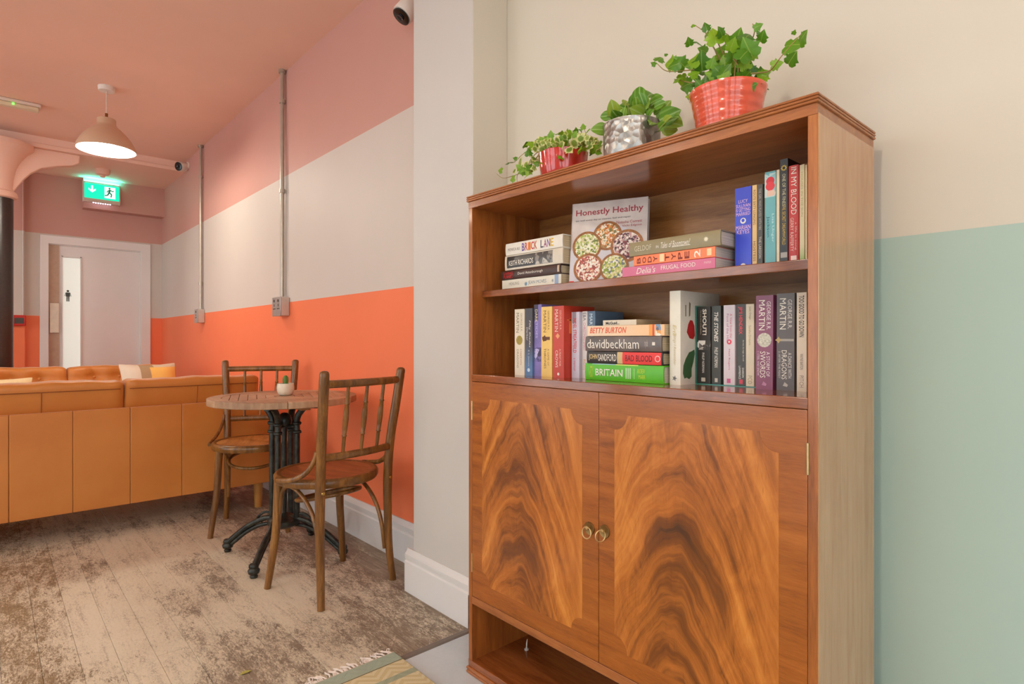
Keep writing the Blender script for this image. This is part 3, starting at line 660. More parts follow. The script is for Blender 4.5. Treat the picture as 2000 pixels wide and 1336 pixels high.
def frame_mould(name, z0, z1, ov, n_, mat):
    pr = reeds(z0, z1, ov, n_); m = MB(); rings = []
    for o_, z in pr: rings.append([(-o_, -o_, z), (W_+o_, -o_, z), (W_+o_, D_, z), (-o_, D_, z)])
    V = [q for r in rings for q in r]; nR = len(rings)
    F = [(i*4+k, i*4+(k+1) % 4, (i+1)*4+(k+1) % 4, (i+1)*4+k) for i in range(nR-1) for k in range(4)]+[(3, 2, 1, 0), tuple((nR-1)*4+k for k in range(4))]
    return m.add(V, F).build(name, mat, bc, smooth=35)
frame_mould('top_moulding', 1.4155, 1.433, .004, 3, M_EDGE)
frame_mould('plinth_moulding', 0, .022, .004, 2, M_EDGE)
MB().box(st, W_-st, D_-.008, D_-.002, .03, 1.396).build('back_panel', M_BACKP, bc)
MB().box(st, W_-st, .041, D_-.008, 1.130, 1.150).build('shelf', M_SHELF, bc, bevel=.0015)
MB().box(st-.001, W_-st+.001, .0, D_-.008, .878, .899).build('shelf', M_SHELF, bc, bevel=.0015)
MB().box(st-.001, W_-st+.001, .002, D_-.008, .212, .2345).build('cupboard_bottom', M_EDGE, bc, bevel=.0012)
MB().box(.0, W_, .001, D_, .0215, .042).build('bottom_board', M_SHELF, bc, bevel=.0012)
# flame veneer
def flame_mat(name, w_, h_, seed, cxo):
    n = NT(name); v = n.coord(); x, y, z = n.sep(v)
    u = n.math('MULTIPLY', n.math('SUBTRACT', x, w_*(.5+cxo)), 2/w_); au = n.math('ABSOLUTE', u)
    vv = n.math('MULTIPLY', z, 1/h_)
    warp = n.math('SUBTRACT', n.noise(n.scale(v, 7, 7, 3.4, (seed, 0, seed)), 1, 3, .5), .5)
    asym = n.math('MULTIPLY', u, .12)
    a = n.math('ADD', n.math('ADD', n.math('MULTIPLY', vv, 1.0), n.math('MULTIPLY', n.math('POWER', au, 1.55), .72)), n.math('ADD', n.math('MULTIPLY', warp, .30), asym))
    st1 = n.noise(n.comb(n.math('MULTIPLY', a, 7.8), n.math('MULTIPLY', u, .55), seed), 1.0, 5, .62, .35)
    st2 = n.noise(n.comb(n.math('MULTIPLY', a, 42), n.math('MULTIPLY', u, 2.2), seed+3), 1.0, 3, .6)
    mott = n.noise(n.scale(v, 30, 30, 10, (seed, seed, 0)), 1, 5, .7, 1.5)
    ctr = n.math('MULTIPLY', n.sstep(n.math('ADD', au, n.math('MULTIPLY', warp, .9)), .62, .05), n.sstep(vv, 1.02, .62))
    side = n.noise(n.comb(n.math('MULTIPLY', u, 14), n.math('MULTIPLY', vv, .5), seed), 1, 4)
    sm = n.sstep(au, .55, .98)
    f = n.math('ADD', n.math('MULTIPLY', st1, .62), n.math('MULTIPLY', st2, .14))
    f = n.math('ADD', f, n.math('MULTIPLY', mott, .24))
    f2 = n.math('ADD', n.math('MULTIPLY', side, .30), .40)
    f = n.math('ADD', n.math('MULTIPLY', f, n.math('SUBTRACT', 1.0, n.math('MULTIPLY', sm, .7))), n.math('MULTIPLY', f2, n.math('MULTIPLY', sm, .7)))
    f = n.math('SUBTRACT', f, n.math('MULTIPLY', ctr, n.math('MULTIPLY', mott, .20)))
    f = n.math('ADD', f, .02)
    col = n.ramp(f, [(.30, S(70, 34, 8)), (.40, S(118, 62, 18)), (.50, S(172, 98, 34)), (.60, S(200, 124, 50)), (.72, S(216, 146, 72))])
    pore = n.noise(n.scale(v, 260, 260, 22), 1, 2); col = n.mix(n.math('MULTIPLY', n.sstep(pore, .6, .72), .25), col, S(70, 34, 10))
    return n.done(col, .22, coat=.4, coat_r=.12)
DZ0, DZ1 = .2360, .8770
for i, (x0, x1) in enumerate(((.0175, .5035), (.5050, .9795))):
    w_ = x1-x0; h_ = DZ1-DZ0
    d = bpy.data.objects.new('door', None)
    d = MB().box(0, w_, 0, .018, 0, h_).build('door', M_CROSS, bc, bevel=.0008, loc=(x0, .0022, DZ0))
    bl, br, bt, bb, r = .047, .050, .047, .05, .036
    def notch(cx, cz, a0, a1): return [(cx+r*math.cos(a0+(a1-a0)*k/8), cz+r*math.sin(a0+(a1-a0)*k/8)) for k in range(9)]
    X0, X1, Z0, Z1 = bl, w_-br, bb, h_-bt; p = math.pi
    poly = notch(X0, Z0, p/2, 0)+notch(X1, Z0, p, p/2)+notch(X1, Z1, 3*p/2, p)+notch(X0, Z1, 2*p, 3*p/2)
    MB().prism(poly, 'y', -.0005, .001).build('flame_veneer', flame_mat('flame_%d' % i, w_, h_, 2.3+i*5.7, -.06 if i == 0 else -.03), d)
    # ring pull
    hx = w_-.0265 if i == 0 else .0185; hz = .312 if i == 0 else .316
    BR = plain('antique_brass', S(206, 176, 124), .35, .15, 60, metal=.9)
    MB().lathe([(0, 0), (.0155, 0), (.0155, -.0015), (.0145, -.003), (.012, -.0022), (0, -.002)], 24, (hx, -.0005, hz), 'y', cap=False).build('pull_plate', plain('dark_brass', S(140, 112, 70), .4, .15, 60, metal=.9), d, smooth=40)
    MB().lathe([(0, -.012), (.004, -.0115), (.005, -.009), (.003, -.006), (.003, 0)], 12, (hx, -.0005, hz+.003), 'y', cap=False).build('pull_knuckle', BR, d, smooth=60)
    ring = []
    for k in range(28):
        a = 2*math.pi*k/28
        lx_, lz_ = .0135*math.sin(a), .0135*math.cos(a)-.0115
        if i == 0: ring.append((hx+lx_, -.010-abs(lz_)*.12, hz+.003+lz_))
        else: ring.append((hx+lx_*.35-.002, -.014+lx_*.9, hz+.003+lz_))
    MB().tube(ring, .0017, 8, closed=True).build('pull_ring', BR, d, smooth=60)
    for z in (.555, .10):
        hxx = -.001 if i == 0 else w_+.001
        MB().tube([(hxx, -.0005, z-.028), (hxx, -.0005, z+.028)], .0026, 8).build('hinge', BR, d, smooth=60)
# small screw left standing on the bottom board
t = thing('screw', 'small white screw standing on the bottom shelf of the bookcase', 'screw', (1.243, 1.325, .042))
WS = plain('white_screw', S(215, 212, 205), .35, metal=.3)
MB().lathe([(0, 0), (.007, 0), (.007, .003), (.004, .005), (0, .005)], 12, cap=False).build('head', WS, t, smooth=40)
MB().tube([(0, 0, .004), (.001, 0, .02), (.003, 0, .032)], [.0022, .002, .0008], 8).build('shank', WS, t, smooth=60)
# ================================================================ books
WHT = plain('ink_white', S(236, 228, 216), .5, .02); BLK = plain('ink_black', S(30, 26, 26), .5, .02); RED_ = plain('ink_red', S(206, 40, 42), .5, .02)
def ink(r, g, b): return plain('ink_%d_%d_%d' % (r, g, b), S(r, g, b), .5, .02)
PAGES = None
n = NT('page_edges'); v = n.coord(); gq = n.noise(n.scale(v, 900, 6, 6), 1, 2); M_PAGES = n.done(n.ramp(gq, [(.35, S(186, 164, 130)), (.65, S(222, 204, 172))]), .8, spec=.2)
n = NT('page_edges_pale'); v = n.coord(); gq = n.noise(n.scale(v, 900, 6, 6), 1, 2); M_PAGESW = n.done(n.ramp(gq, [(.35, S(196, 184, 168)), (.65, S(226, 214, 200))]), .8, spec=.2)
class Book: pass
def book(label, lx, ly, z, T, Hh, D, col, mode='stand', hard=False, tilt=0., yaw=0., group=None, pale=False, rough=.35, cat='book'):
    b = Book(); b.T, b.H, b.D = T, Hh, D
    b.bul = .0018 if hard else .0
    o = bpy.data.objects.new('hardback_book' if hard else 'paperback_book', None); COL.objects.link(o); o['label'] = label; o['category'] = cat
    if group: o['group'] = group
    Rz = Matrix.Rotation(-math.pi/2+yaw, 4, 'Z')
    if mode == 'stand': o.matrix_world = Matrix.Translation((BX+ly, BY-lx, z)) @ Rz @ Matrix.Rotation(tilt, 4, 'Y')
    else: o.matrix_world = Matrix.Translation((BX+ly, BY-(lx+Hh), z)) @ Rz @ Matrix.Rotation(-math.pi/2, 4, 'Y')
    th = .0026 if hard else .0009; ins = .003 if hard else .0004
    outer = [(T, D), (T, .002)]; inner = [(T-th, D), (T-th, .004)]
    for k in range(7):
        q = k/6; xx = T*(1-q); yy = -b.bul*4*q*(1-q); outer.append((min(max(xx, .0006), T-.0006), yy)); inner.append((th+(T-2*th)*(1-q), yy+th+.001))
    outer += [(0, .002), (0, D)]; inner += [(th, .004), (th, D)]
    m = MB(); N = len(outer)
    V = [(x, y, zz) for zz in (0, Hh) for x, y in outer]+[(x, y, zz) for zz in (0, Hh) for x, y in inner]
    F = []
    for k in range(N-1):
        F += [(k, k+1, N+k+1, N+k), (2*N+k, 3*N+k, 3*N+k+1, 2*N+k+1), (k, 2*N+k, 2*N+k+1, k+1), (N+k, N+k+1, 3*N+k+1, 3*N+k)]
    F += [(0, N, 3*N, 2*N), (N-1, 3*N-1, 4*N-1, 2*N-1)]
    cm = col if not isinstance(col, tuple) else plain('cover_%d_%d_%d' % col, S(*col), rough, .05, 30)
    b.c = m.add(V, F).build('cover', cm, o, smooth=50)
    MB().box(th, T-th, .003, D-ins-.001, ins, Hh-ins).build('page_block', M_PAGESW if pale else M_PAGES, o)
    b.o = o
    b.warp = (lambda p: Vector((p.x, p.y-b.bul*4*max(0, p.x/T)*max(0, 1-p.x/T), p.z)))
    return b
def run(b, s, c, L, a=.5, hf=.6, mat=WHT, bold=.0, shear=0.):      # text running down the spine
    text(s, mat, b.c, (b.T*a, 0, b.H*(1-c)), (0, 0, -1), (1, 0, 0), b.T*hf, b.H*L, bold, shear, 'spine_lettering', b.warp, .0008 if b.bul else .0004)
def across(b, s, c, wf, hf, mat=WHT, bold=0., a=.5):               # text across the spine
    text(s, mat, b.c, (b.T*a, 0, b.H*(1-c)), (1, 0, 0), (0, 0, 1), b.H*hf, b.T*wf, bold, 0, 'spine_lettering', b.warp, .0008 if b.bul else .0004)
def patch(b, c0, c1, mat, a0=0., a1=1., name='spine_panel', lift=.0002):
    m = MB(); nx = 6; V = []
    for k in range(nx+1):
        x = b.T*(a0+(a1-a0)*k/nx); y = b.warp(Vector((x, 0, 0))).y-lift
        V += [(x, y, b.H*(1-c1)), (x, y, b.H*(1-c0))]
    m.add(V, [(2*k, 2*k+2, 2*k+3, 2*k+1) for k in range(nx)]).build(name, mat, b.c, smooth=60)
def dot(b, c, a, r, mat, name='spine_emblem', seg=18, star=0, lift=.0003):
    m = MB(); y = b.warp(Vector((b.T*a, 0, 0))).y-lift
    V = [(b.T*a, y, b.H*(1-c))]+[(b.T*a+r*(1-(star if k % 2 else 0))*math.cos(2*math.pi*k/seg), y, b.H*(1-c)+r*(1-(star if k % 2 else 0))*math.sin(2*math.pi*k/seg)) for k in range(seg)]
    m.add(V, [(0, 1+k, 1+(k+1) % seg) for k in range(seg)]).build(name, mat, b.c)
def speck(name, cols, sc_=120, rough=.5):
    if name in MATS: return MATS[name]
    n = NT(name); v = n.coord(); q = n.vor(v, sc_, 'Color'); r_ = n.sep(q)[0]
    k = len(cols); MATS[name] = n.done(n.ramp(n.math('ADD', n.math('MULTIPLY', r_, .75), n.math('MULTIPLY', n.noise(v, sc_*1.7, 3), .25)), [(i/k*.8+.1, S(*c)) for i, c in enumerate(cols)], 'CONSTANT'), rough); return MATS[name]
def grad(name, top, bot, z0, z1, rough=.35):
    n = NT(name); z = n.sep(n.coord())[2]; f = n.sstep(n.math('ADD', z, n.math('MULTIPLY', n.noise(n.coord(), 60, 3), .02)), z0, z1); return n.done(n.mix(f, S(*bot), S(*top)), rough)
# ---- upper shelf, left stack (z from 1.150)
ZU = 1.150; ZL = .899
G1 = 'books stacked at the left of the upper shelf'; LY = .083
b = book('thin white paperback at the bottom of the upper-left stack', .056, LY+.004, ZU, .032, .246, .17, (226, 218, 200), 'lie', False, group=G1)
run(b, 'HEALING', .22, .18, .60, .28, ink(150, 140, 120)); run(b, 'JEAN MOVES', .62, .30, .5, .4, ink(120, 140, 150)); dot(b, .43, .45, .007, ink(104, 142, 168), star=.4); patch(b, .90, .96, ink(150, 170, 200)); run(b, '*', .87, .03, .5, .3, ink(70, 90, 120))
b = book('dark brown hardback with a red title block in the upper-left stack', .054, LY+.002, ZU+.0325, .0265, .248, .17, (62, 36, 28), 'lie', True, group=G1)
run(b, 'LIVING', .14, .16, .68, .30, RED_, .01); run(b, 'PLANET', .14, .17, .30, .34, RED_, .01); run(b, 'David Attenborough', .52, .42, .5, .36, WHT); patch(b, .955, .985, ink(196, 176, 150), .2, .9)
b = book('black and white hardback with white capitals in the upper-left stack', .075, LY, ZU+.0595, .0435, .238, .17, (214, 202, 184), 'lie', True, group=G1)
patch(b, .04, .84, plain('photo_dark', S(52, 48, 46), .25, .3, 18), .14, .92); patch(b, .55, .84, speck('photo_bw', [(60, 56, 54), (130, 122, 114), (186, 176, 164), (90, 84, 80)], 60, .25), .16, .9, 'spine_photo', .0003)
run(b, 'KEITH RICHARDS', .30, .44, .45, .34, WHT, .01)
b = book('white hardback with a multicoloured title on top of the upper-left stack', .078, LY, ZU+.1035, .036, .234, .17, (228, 220, 208), 'lie', True, group=G1)
run(b, 'MONICA ALI', .16, .22, .45, .24, ink(150, 140, 134))
for i, (ch, c_) in enumerate(zip('BRICK', ((92, 60, 160), (210, 60, 40), (220, 120, 40), (196, 40, 60), (200, 90, 50)))): run(b, ch, .335+i*.055, .048, .5, .62, ink(*c_), .012)
for i, (ch, c_) in enumerate(zip('LANE', ((60, 56, 80), (150, 60, 110), (120, 70, 170), (226, 180, 40)))): run(b, ch, .665+i*.056, .050, .5, .60, ink(*c_), .012)
# ---- cookbook facing out
t = thing('cookbook', 'large cookbook with tarts on its cover, facing out on the upper shelf', 'book', (1.17, 1.080, ZU))
rx = Vector((.08, -.192, 0)).normalized(); rotz = math.atan2(rx.y, rx.x); t.rotation_euler = (-.13, 0, rotz)
CW, CH, CT = .208, .226, .02
n = NT('cookbook_cover'); v = n.coord(); f = n.noise(v, 14, 4); x, y, z = n.sep(v)
M_CKC = n.done(n.ramp(f, [(.3, S(196, 180, 176)), (.7, S(220, 206, 198))]), .35)
cv = MB().box(0, CW, 0, .0022, 0, CH).box(0, CW, CT-.0022, CT, 0, CH).box(0, .0025, 0, CT, 0, CH).build('cover', M_CKC, t)
MB().box(.003, CW-.003, .0023, CT-.0023, .003, CH-.003).build('page_block', M_PAGESW, t)
RX, UP = (1, 0, 0), (0, 0, 1)
RT_ = ink(168, 52, 66)
text('Honestly Healthy', RT_, cv, (.104, -.0002, .196), RX, UP, .022, .184, .012, 0, 'cover_title')
text('eat well every day to cleanse, fuel and repair', BLK, cv, (.088, -.0002, .176), RX, UP, .0055, .152, 0, 0, 'cover_line')
text('Natasha Corrett', RT_, cv, (.160, -.0002, .163), RX, UP, .0075, .068, 0, 0, 'cover_line'); text('Vicki Edgson', RT_, cv, (.167, -.0002, .152), RX, UP, .0075, .052, 0, 0, 'cover_line')
pl_ = MB().lathe([(.108, 0), (.108, .0002)], 48, (.1, -.0003, .052), 'y'); pl_.v = [(max(.0005, min(CW-.0005, x)), y, max(.0005, min(CH, z))) for x, y, z in pl_.v]; pl_.build('printed_plate', ink(206, 200, 206), cv)
TC = plain('tart_crust', S(150, 92, 44), .45, .45, 90)
for k, (cx, cz, r, cols) in enumerate(((.102, .129, .040, [(236, 222, 196), (214, 140, 60), (190, 96, 40), (240, 232, 214), (120, 110, 60)]), (.047, .104, .041, [(232, 222, 190), (170, 182, 80), (238, 232, 214), (110, 120, 50), (214, 200, 150)]), (.156, .098, .044, [(92, 36, 60), (226, 208, 196), (60, 28, 40), (196, 150, 150), (236, 226, 214), (130, 60, 70)]), (.053, .043, .041, [(236, 222, 206), (190, 96, 84), (226, 190, 160), (240, 234, 222), (150, 70, 60)]), (.124, .041, .039, [(230, 222, 170), (200, 200, 110), (240, 236, 220), (140, 160, 60), (110, 120, 130)]))):
    dd = MB().lathe([(r, 0), (r, .0003)], 32, (cx, -.0008-.0003*k, cz), 'y').build('printed_tart', TC, cv)
    MB().lathe([(r*.84, 0), (r*.84, .0002)], 32, (cx, -.0010-.0003*k, cz), 'y').build('printed_filling', speck('tart_%d' % k, cols, 210), dd)
MB().box(0, .014, -.0004, 0, 0, .010).build('red_corner', RED_, cv)
# ---- upper shelf, right stack
G2 = 'books stacked at the right of the upper shelf'; LY = .048
b = book('pink paperback at the bottom of the upper-right stack', .539, LY, ZU, .0232, .239, .13, (206, 104, 138), 'lie', False, group=G2, pale=True)
run(b, "Delia's", .28, .22, .5, .62, WHT, .0, .3); run(b, 'FRUGAL FOOD', .63, .36, .55, .40, WHT, .0); run(b, 'PAPER', .93, .07, .6, .2, ink(236, 200, 206))
b = book('bright orange paperback with black letters in the upper-right stack', .572, LY, ZU+.0236, .0225, .206, .13, (244, 124, 74), 'lie', False, group=G2, pale=True)
for i, ch in enumerate('BODY'): across(b, ch, .07+i*.073, .62, .052, ink(126, 40, 22), .02)
patch(b, .345, .40, ink(250, 206, 160), .15, .9)
for i, ch in enumerate('TYPE'): across(b, ch, .44+i*.08, .70, .055, ink(126, 40, 22), .02)
across(b, '2', .80, .72, .07, WHT, .01); patch(b, .91, .96, ink(250, 206, 160), .2, .85)
b = book('khaki hardback with a handwritten title on top of the upper-right stack', .559, LY+.001, ZU+.0465, .033, .231, .13, (140, 126, 92), 'lie', True, group=G2, pale=True)
run(b, 'GELDOF', .17, .20, .5, .36, ink(206, 196, 170)); run(b, 'IN', .34, .03, .45, .18, WHT); run(b, 'Tales of Boomtown?', .54, .32, .5, .40, WHT, 0, .35); dot(b, .86, .5, .006, ink(226, 216, 190), star=.45); patch(b, .50, .70, WHT, .28, .31)
# ---- upper shelf, standing books
G3 = 'books standing at the right of the upper shelf'; LY = .103
b = book('royal blue paperback standing first on the right of the upper shelf', .7925, LY, ZU, .0365, .171, .11, grad('blue_cover', (44, 62, 190), (66, 84, 214), .02, .16), group=G3)
PK = ink(232, 190, 214)
for s, c, wf in (('LUCY', .17, .55), ('SULLIVAN', .225, .86), ('IS GETTING', .275, .84), ('MARRIED', .325, .84)): across(b, s, c, wf, .042, PK, .0)
dot(b, .41, .5, .0062, WHT); dot(b, .405, .5, .0036, MATS.get('ink_44_62_190') or ink(50, 68, 196), lift=.0005); across(b, 'MARIAN', .49, .86, .05, PK); across(b, 'KEYES', .545, .74, .05, PK); dot(b, .965, .5, .006, WHT)
b = book('thin buff paperback with brown lettering beside the royal blue book', .8298, LY, ZU, .0108, .171, .11, (222, 184, 124), group=G3); run(b, 'ROUTE SIXTY LONGING', .27, .42, .5, .5, ink(120, 74, 40)); run(b, 'HOSTESS', .80, .24, .5, .5, ink(120, 74, 40))
b = book('thin charcoal paperback standing left of the teal book', .8410, LY, ZU, .0116, .170, .11, (72, 66, 62), group=G3); run(b, 'THE GIRL WHO PLAYED WITH FIRE', .30, .50, .5, .42, ink(170, 160, 150)); run(b, 'THE LARSSON', .76, .26, .5, .42, ink(200, 190, 176))
b = book('very thin worn olive booklet wedged beside the teal book', .8530, LY+.004, ZU, .0030, .166, .10, (92, 78, 52), group=G3)
b = book('teal paperback with a red figure at the top of its spine', .8566, LY, ZU, .0228, .192, .11, (104, 172, 178), group=G3)
patch(b, .02, .27, speck('teal_photo', [(120, 186, 192), (190, 214, 214), (140, 190, 196)], 40), 0, 1, 'spine_photo')
dot(b, .10, .5, .0085, ink(206, 44, 56), seg=14); dot(b, .155, .5, .0095, ink(220, 60, 70), seg=10, lift=.0005); patch(b, .20, .26, ink(226, 190, 170), .2, .9, 'spine_panel', .0007); run(b, 'Jackson', .58, .22, .3, .3, ink(30, 76, 96)); run(b, 'Lisa Unger', .60, .30, .72, .26, ink(190, 226, 226))
b = book('thin cream paperback between the teal and the black books', .8800, LY, ZU, .0066, .192, .11, (224, 208, 176), group=G3)
b = book('tall black hardback with a gold sunburst on its spine', .8872, LY, ZU, .0162, .211, .12, (34, 36, 42), group=G3)
dot(b, .085, .5, .0066, ink(206, 176, 74), seg=20, star=.35); dot(b, .085, .5, .003, BLK, lift=.0005); run(b, 'ONE OF THE FINEST', .30, .32, .5, .4, ink(200, 190, 150)); run(b, 'THE SECRET DREAMWORLD', .62, .38, .5, .4, ink(206, 170, 60)); patch(b, .88, .93, ink(170, 166, 160), .1, .9)
b = book('red hardback with white capitals near the right end of the upper shelf', .9042, LY, ZU, .0200, .194, .12, (190, 44, 42), group=G3, hard=True)
run(b, 'IN MY BLOOD', .26, .48, .55, .52, WHT); run(b, 'GERRY RAFFERTY', .70, .34, .38, .34, ink(240, 200, 190)); run(b, 'a life in song', .72, .28, .74, .2, ink(240, 200, 190)); patch(b, .915, .985, ink(240, 214, 206), .25, .8)
b = book('thin pale green paperback at the right end of the upper shelf', .9250, LY, ZU, .0100, .192, .11, grad('pale_green_cover', (216, 202, 162), (150, 178, 96), .01, .05), group=G3); run(b, 'HOUSES IN THE SUN', .30, .45, .5, .4, ink(176, 156, 110))
b = book('very thin cream booklet last on the right of the upper shelf', .9356, LY, ZU, .0042, .190, .11, (222, 200, 160), group=G3)
# ---- lower shelf, left group
G4 = 'books standing at the left of the lower shelf'
b = book('white fantasy paperback with a gold shield, first on the lower shelf', .126, .075, ZL, .0415, .192, .125, (224, 212, 190), group=G4)
run(b, 'MARTIN', .205, .30, .32, .28, ink(120, 104, 76)); run(b, 'GEORGE R.R.', .20, .28, .72, .18, ink(150, 134, 104)); dot(b, .47, .5, .0135, plain('gold_shield', S(150, 130, 60), .3, .3, 200, metal=.6)); run(b, 'A DANCE WITH', .72, .24, .66, .17, ink(170, 110, 90)); run(b, 'DRAGONS', .75, .28, .34, .2, ink(140, 124, 96))
b = book('dark grey paperback fading to blue beside the white fantasy book', .1682, .077, ZL, .0315, .193, .125, grad('grey_blue_cover', (66, 62, 68), (84, 120, 164), .02, .11), group=G4)
run(b, 'Fifty Shades', .38, .40, .64, .26, ink(226, 220, 214), 0, .2); run(b, 'Darker', .38, .2, .32, .24, ink(206, 200, 196), 0, .2); run(b, 'E L James', .74, .24, .5, .2, ink(200, 206, 216)); dot(b, .915, .5, .0055, ink(206, 222, 236))
b = book('purple paperback with white letters on the lower shelf', .2002, .083, ZL, .0300, .203, .125, plain('purple_cover', S(126, 110, 176), .35, .35, 14), group=G4)
patch(b, .0, .22, ink(70, 64, 86), 0, .55); run(b, 'DARK', .16, .18, .3, .34, ink(220, 206, 170)); run(b, 'TIDES', .36, .22, .35, .28, ink(186, 176, 220)); patch(b, .60, .80, speck('purple_photo', [(60, 52, 84), (120, 106, 168), (190, 180, 220), (90, 80, 130)], 60), .05, .95, 'spine_photo')
b = book('yellow fantasy paperback with an axe on its spine', .2320, .080, ZL, .0425, .195, .125, (232, 192, 106), group=G4)
run(b, 'MARTIN', .21, .31, .34, .26, ink(120, 84, 40)); run(b, 'GEORGE R.R.', .20, .28, .68, .16, ink(150, 104, 50)); patch(b, .43, .475, ink(112, 66, 34), .1, .8); dot(b, .455, .3, .010, ink(96, 56, 30), seg=9, star=.3); run(b, 'A GAME OF', .72, .24, .66, .15, ink(160, 110, 56)); run(b, 'THRONES', .74, .29, .36, .2, ink(120, 84, 40))
b = book('red fantasy paperback with its red cover showing on the lower shelf', .2788, .078, ZL, .0425, .195, .125, (190, 58, 40), group=G4)
run(b, 'MARTIN', .205, .31, .34, .28, ink(240, 210, 196)); run(b, 'GEORGE R.R.', .20, .28, .70, .16, ink(236, 180, 160)); dot(b, .42, .45, .008, ink(232, 160, 110), seg=8, star=.3); run(b, 'A FEAST FOR', .72, .24, .66, .15, ink(240, 196, 180)); run(b, 'CROWS', .74, .24, .36, .22, ink(244, 220, 208)); dot(b, .95, .5, .004, WHT)
m = MB(); m.box(b.T, b.T+.0003, .02, .03, .12, .16).box(b.T, b.T+.0003, .012, .045, .155, .158); m.build('cover_motif', ink(232, 120, 60), b.c)
b = book('pale lilac paperback with bold red letters on the lower shelf', .3238, .105, ZL, .0285, .178, .12, (206, 200, 214), group=G4)
patch(b, 0, .17, ink(150, 140, 150), .1, .6); run(b, 'NOEL STREATFEILD', .36, .52, .42, .42, RED_, .01); run(b, 'a memoir', .80, .2, .42, .3, ink(196, 60, 90))
b = book('thin white and pink paperback on the lower shelf', .3530, .115, ZL, .0178, .179, .12, (222, 210, 206), group=G4)
run(b, 'E&A', .08, .12, .5, .6, ink(90, 80, 84)); run(b, 'CHRISTMAS SPIRIT', .38, .42, .5, .5, ink(206, 120, 140)); run(b, 'ROSS', .80, .16, .5, .5, ink(222, 160, 110))
b = book('blue paperback half hidden behind the horizontal stack', .3714, .118, ZL, .0252, .179, .12, grad('blue_grey_cover', (84, 108, 132), (128, 170, 200), .02, .12), group=G4)
run(b, 'MARTINA', .22, .36, .42, .40, ink(206, 220, 228)); 
# ---- lower shelf, horizontal stack
G5 = 'books stacked in the middle of the lower shelf'; LY = .075
b = book('bright green hardback at the bottom of the middle stack', .400, LY, ZL, .0425, .236, .15, (86, 178, 22), 'lie', True, group=G5, pale=True)
patch(b, .10, .42, ink(160, 196, 206), .95, 1.0); patch(b, .42, .70, ink(236, 222, 120), .95, 1.0)
run(b, 'A HISTORY', .085, .055, .5, .7, ink(206, 222, 60)); run(b, 'BRITAIN', .33, .36, .5, .40, WHT, .01); run(b, 'III', .58, .06, .5, .62, ink(220, 236, 200)); run(b, '|', .655, .006, .5, .6, ink(190, 226, 150)); run(b, 'ANDREW', .74, .09, .66, .26, ink(206, 226, 60)); run(b, 'MARR', .75, .08, .34, .24, ink(206, 226, 60))
b = book('black and red hardback in the middle stack', .403, LY+.003, ZL+.0432, .0300, .228, .15, (46, 40, 38), 'lie', True, group=G5)
patch(b, .50, .985, ink(226, 62, 60), .02, .98); patch(b, .43, .50, ink(206, 180, 130), .02, .98); run(b, 'JOHN', .095, .125, .5, .56, ink(222, 190, 130), .01); run(b, 'SANDFORD', .295, .25, .5, .58, WHT, .01); run(b, 'BAD BLOOD', .71, .34, .5, .5, ink(96, 22, 26), .008); dot(b, .945, .5, .0075, ink(240, 190, 186)); dot(b, .945, .5, .0055, ink(226, 62, 60), lift=.0005)
b = book('grey hardback with thin white lowercase letters in the middle stack', .400, LY+.001, ZL+.0740, .0372, .230, .15, plain('grey_photo_cover', S(100, 88, 84), .3, .35, 22), 'lie', True, group=G5)
run(b, 'davidbeckham', .38, .70, .5, .62, WHT, .0); run(b, 'my side', .82, .04, .5, .6, ink(190, 180, 174)); patch(b, .89, .925, ink(226, 216, 206), .42, .62)
b = book('pale peach paperback with red italics in the middle stack', .404, LY+.002, ZL+.1118, .0268, .232, .14, grad('peach_cover', (232, 206, 176), (240, 190, 140), 0, .23), 'lie', False, group=G5)
run(b, 'BETTY BURTON', .29, .50, .55, .55, ink(226, 96, 66), .02, .25); patch(b, .82, .86, ink(236, 160, 80)); patch(b, .86, .885, ink(206, 90, 60)); patch(b, .90, .96, speck('bb_photo', [(120, 150, 180), (236, 226, 206), (226, 160, 90), (90, 110, 140)], 90), 0, 1, 'spine_photo')
b = book('small cream booklet lying at the back on top of the middle stack', .425, .115, ZL+.1389, .0145, .105, .11, (226, 214, 192), 'lie', False, group=G5)
run(b, 'McGuid...', .30, .42, .45, .5, BLK, .03)
# ---- lower shelf, right group
b = book('tall white hardback with a red and green figure on its cover', .6410, .090, ZL, .0292, .214, .17, (226, 218, 202), hard=True, pale=True)
run(b, 'Erte', .42, .12, .5, .3, ink(206, 186, 120), 0, .3); run(b, 'Things I Remember', .62, .34, .5, .3, ink(196, 180, 140), 0, .3); dot(b, .93, .5, .007, ink(110, 104, 100), seg=10, star=.6)
def decal(poly, mat, nm): MB().prism([(y-.021, z) for y, z in poly], 'x', b.T+.0001, b.T+.0004).build(nm, mat, b.c)
decal([(.060, .148), (.052, .138), (.046, .120), (.058, .106), (.072, .104), (.080, .112), (.078, .135), (.070, .147)], ink(190, 24, 30), 'red_motif')
decal([(.066, .076), (.078, .080), (.080, .07), (.074, .052), (.066, .036), (.066, .018), (.056, .012), (.046, .016), (.036, .014), (.030, .026), (.032, .044), (.042, .060), (.056, .074)], ink(64, 104, 62), 'green_motif')
decal([(.040, .182), (.043, .182), (.043, .156), (.040, .156)], ink(120, 108, 80), 'small_motif'); decal([(.056, .19), (.062, .186), (.060, .158), (.055, .156)], ink(130, 118, 88), 'small_motif')
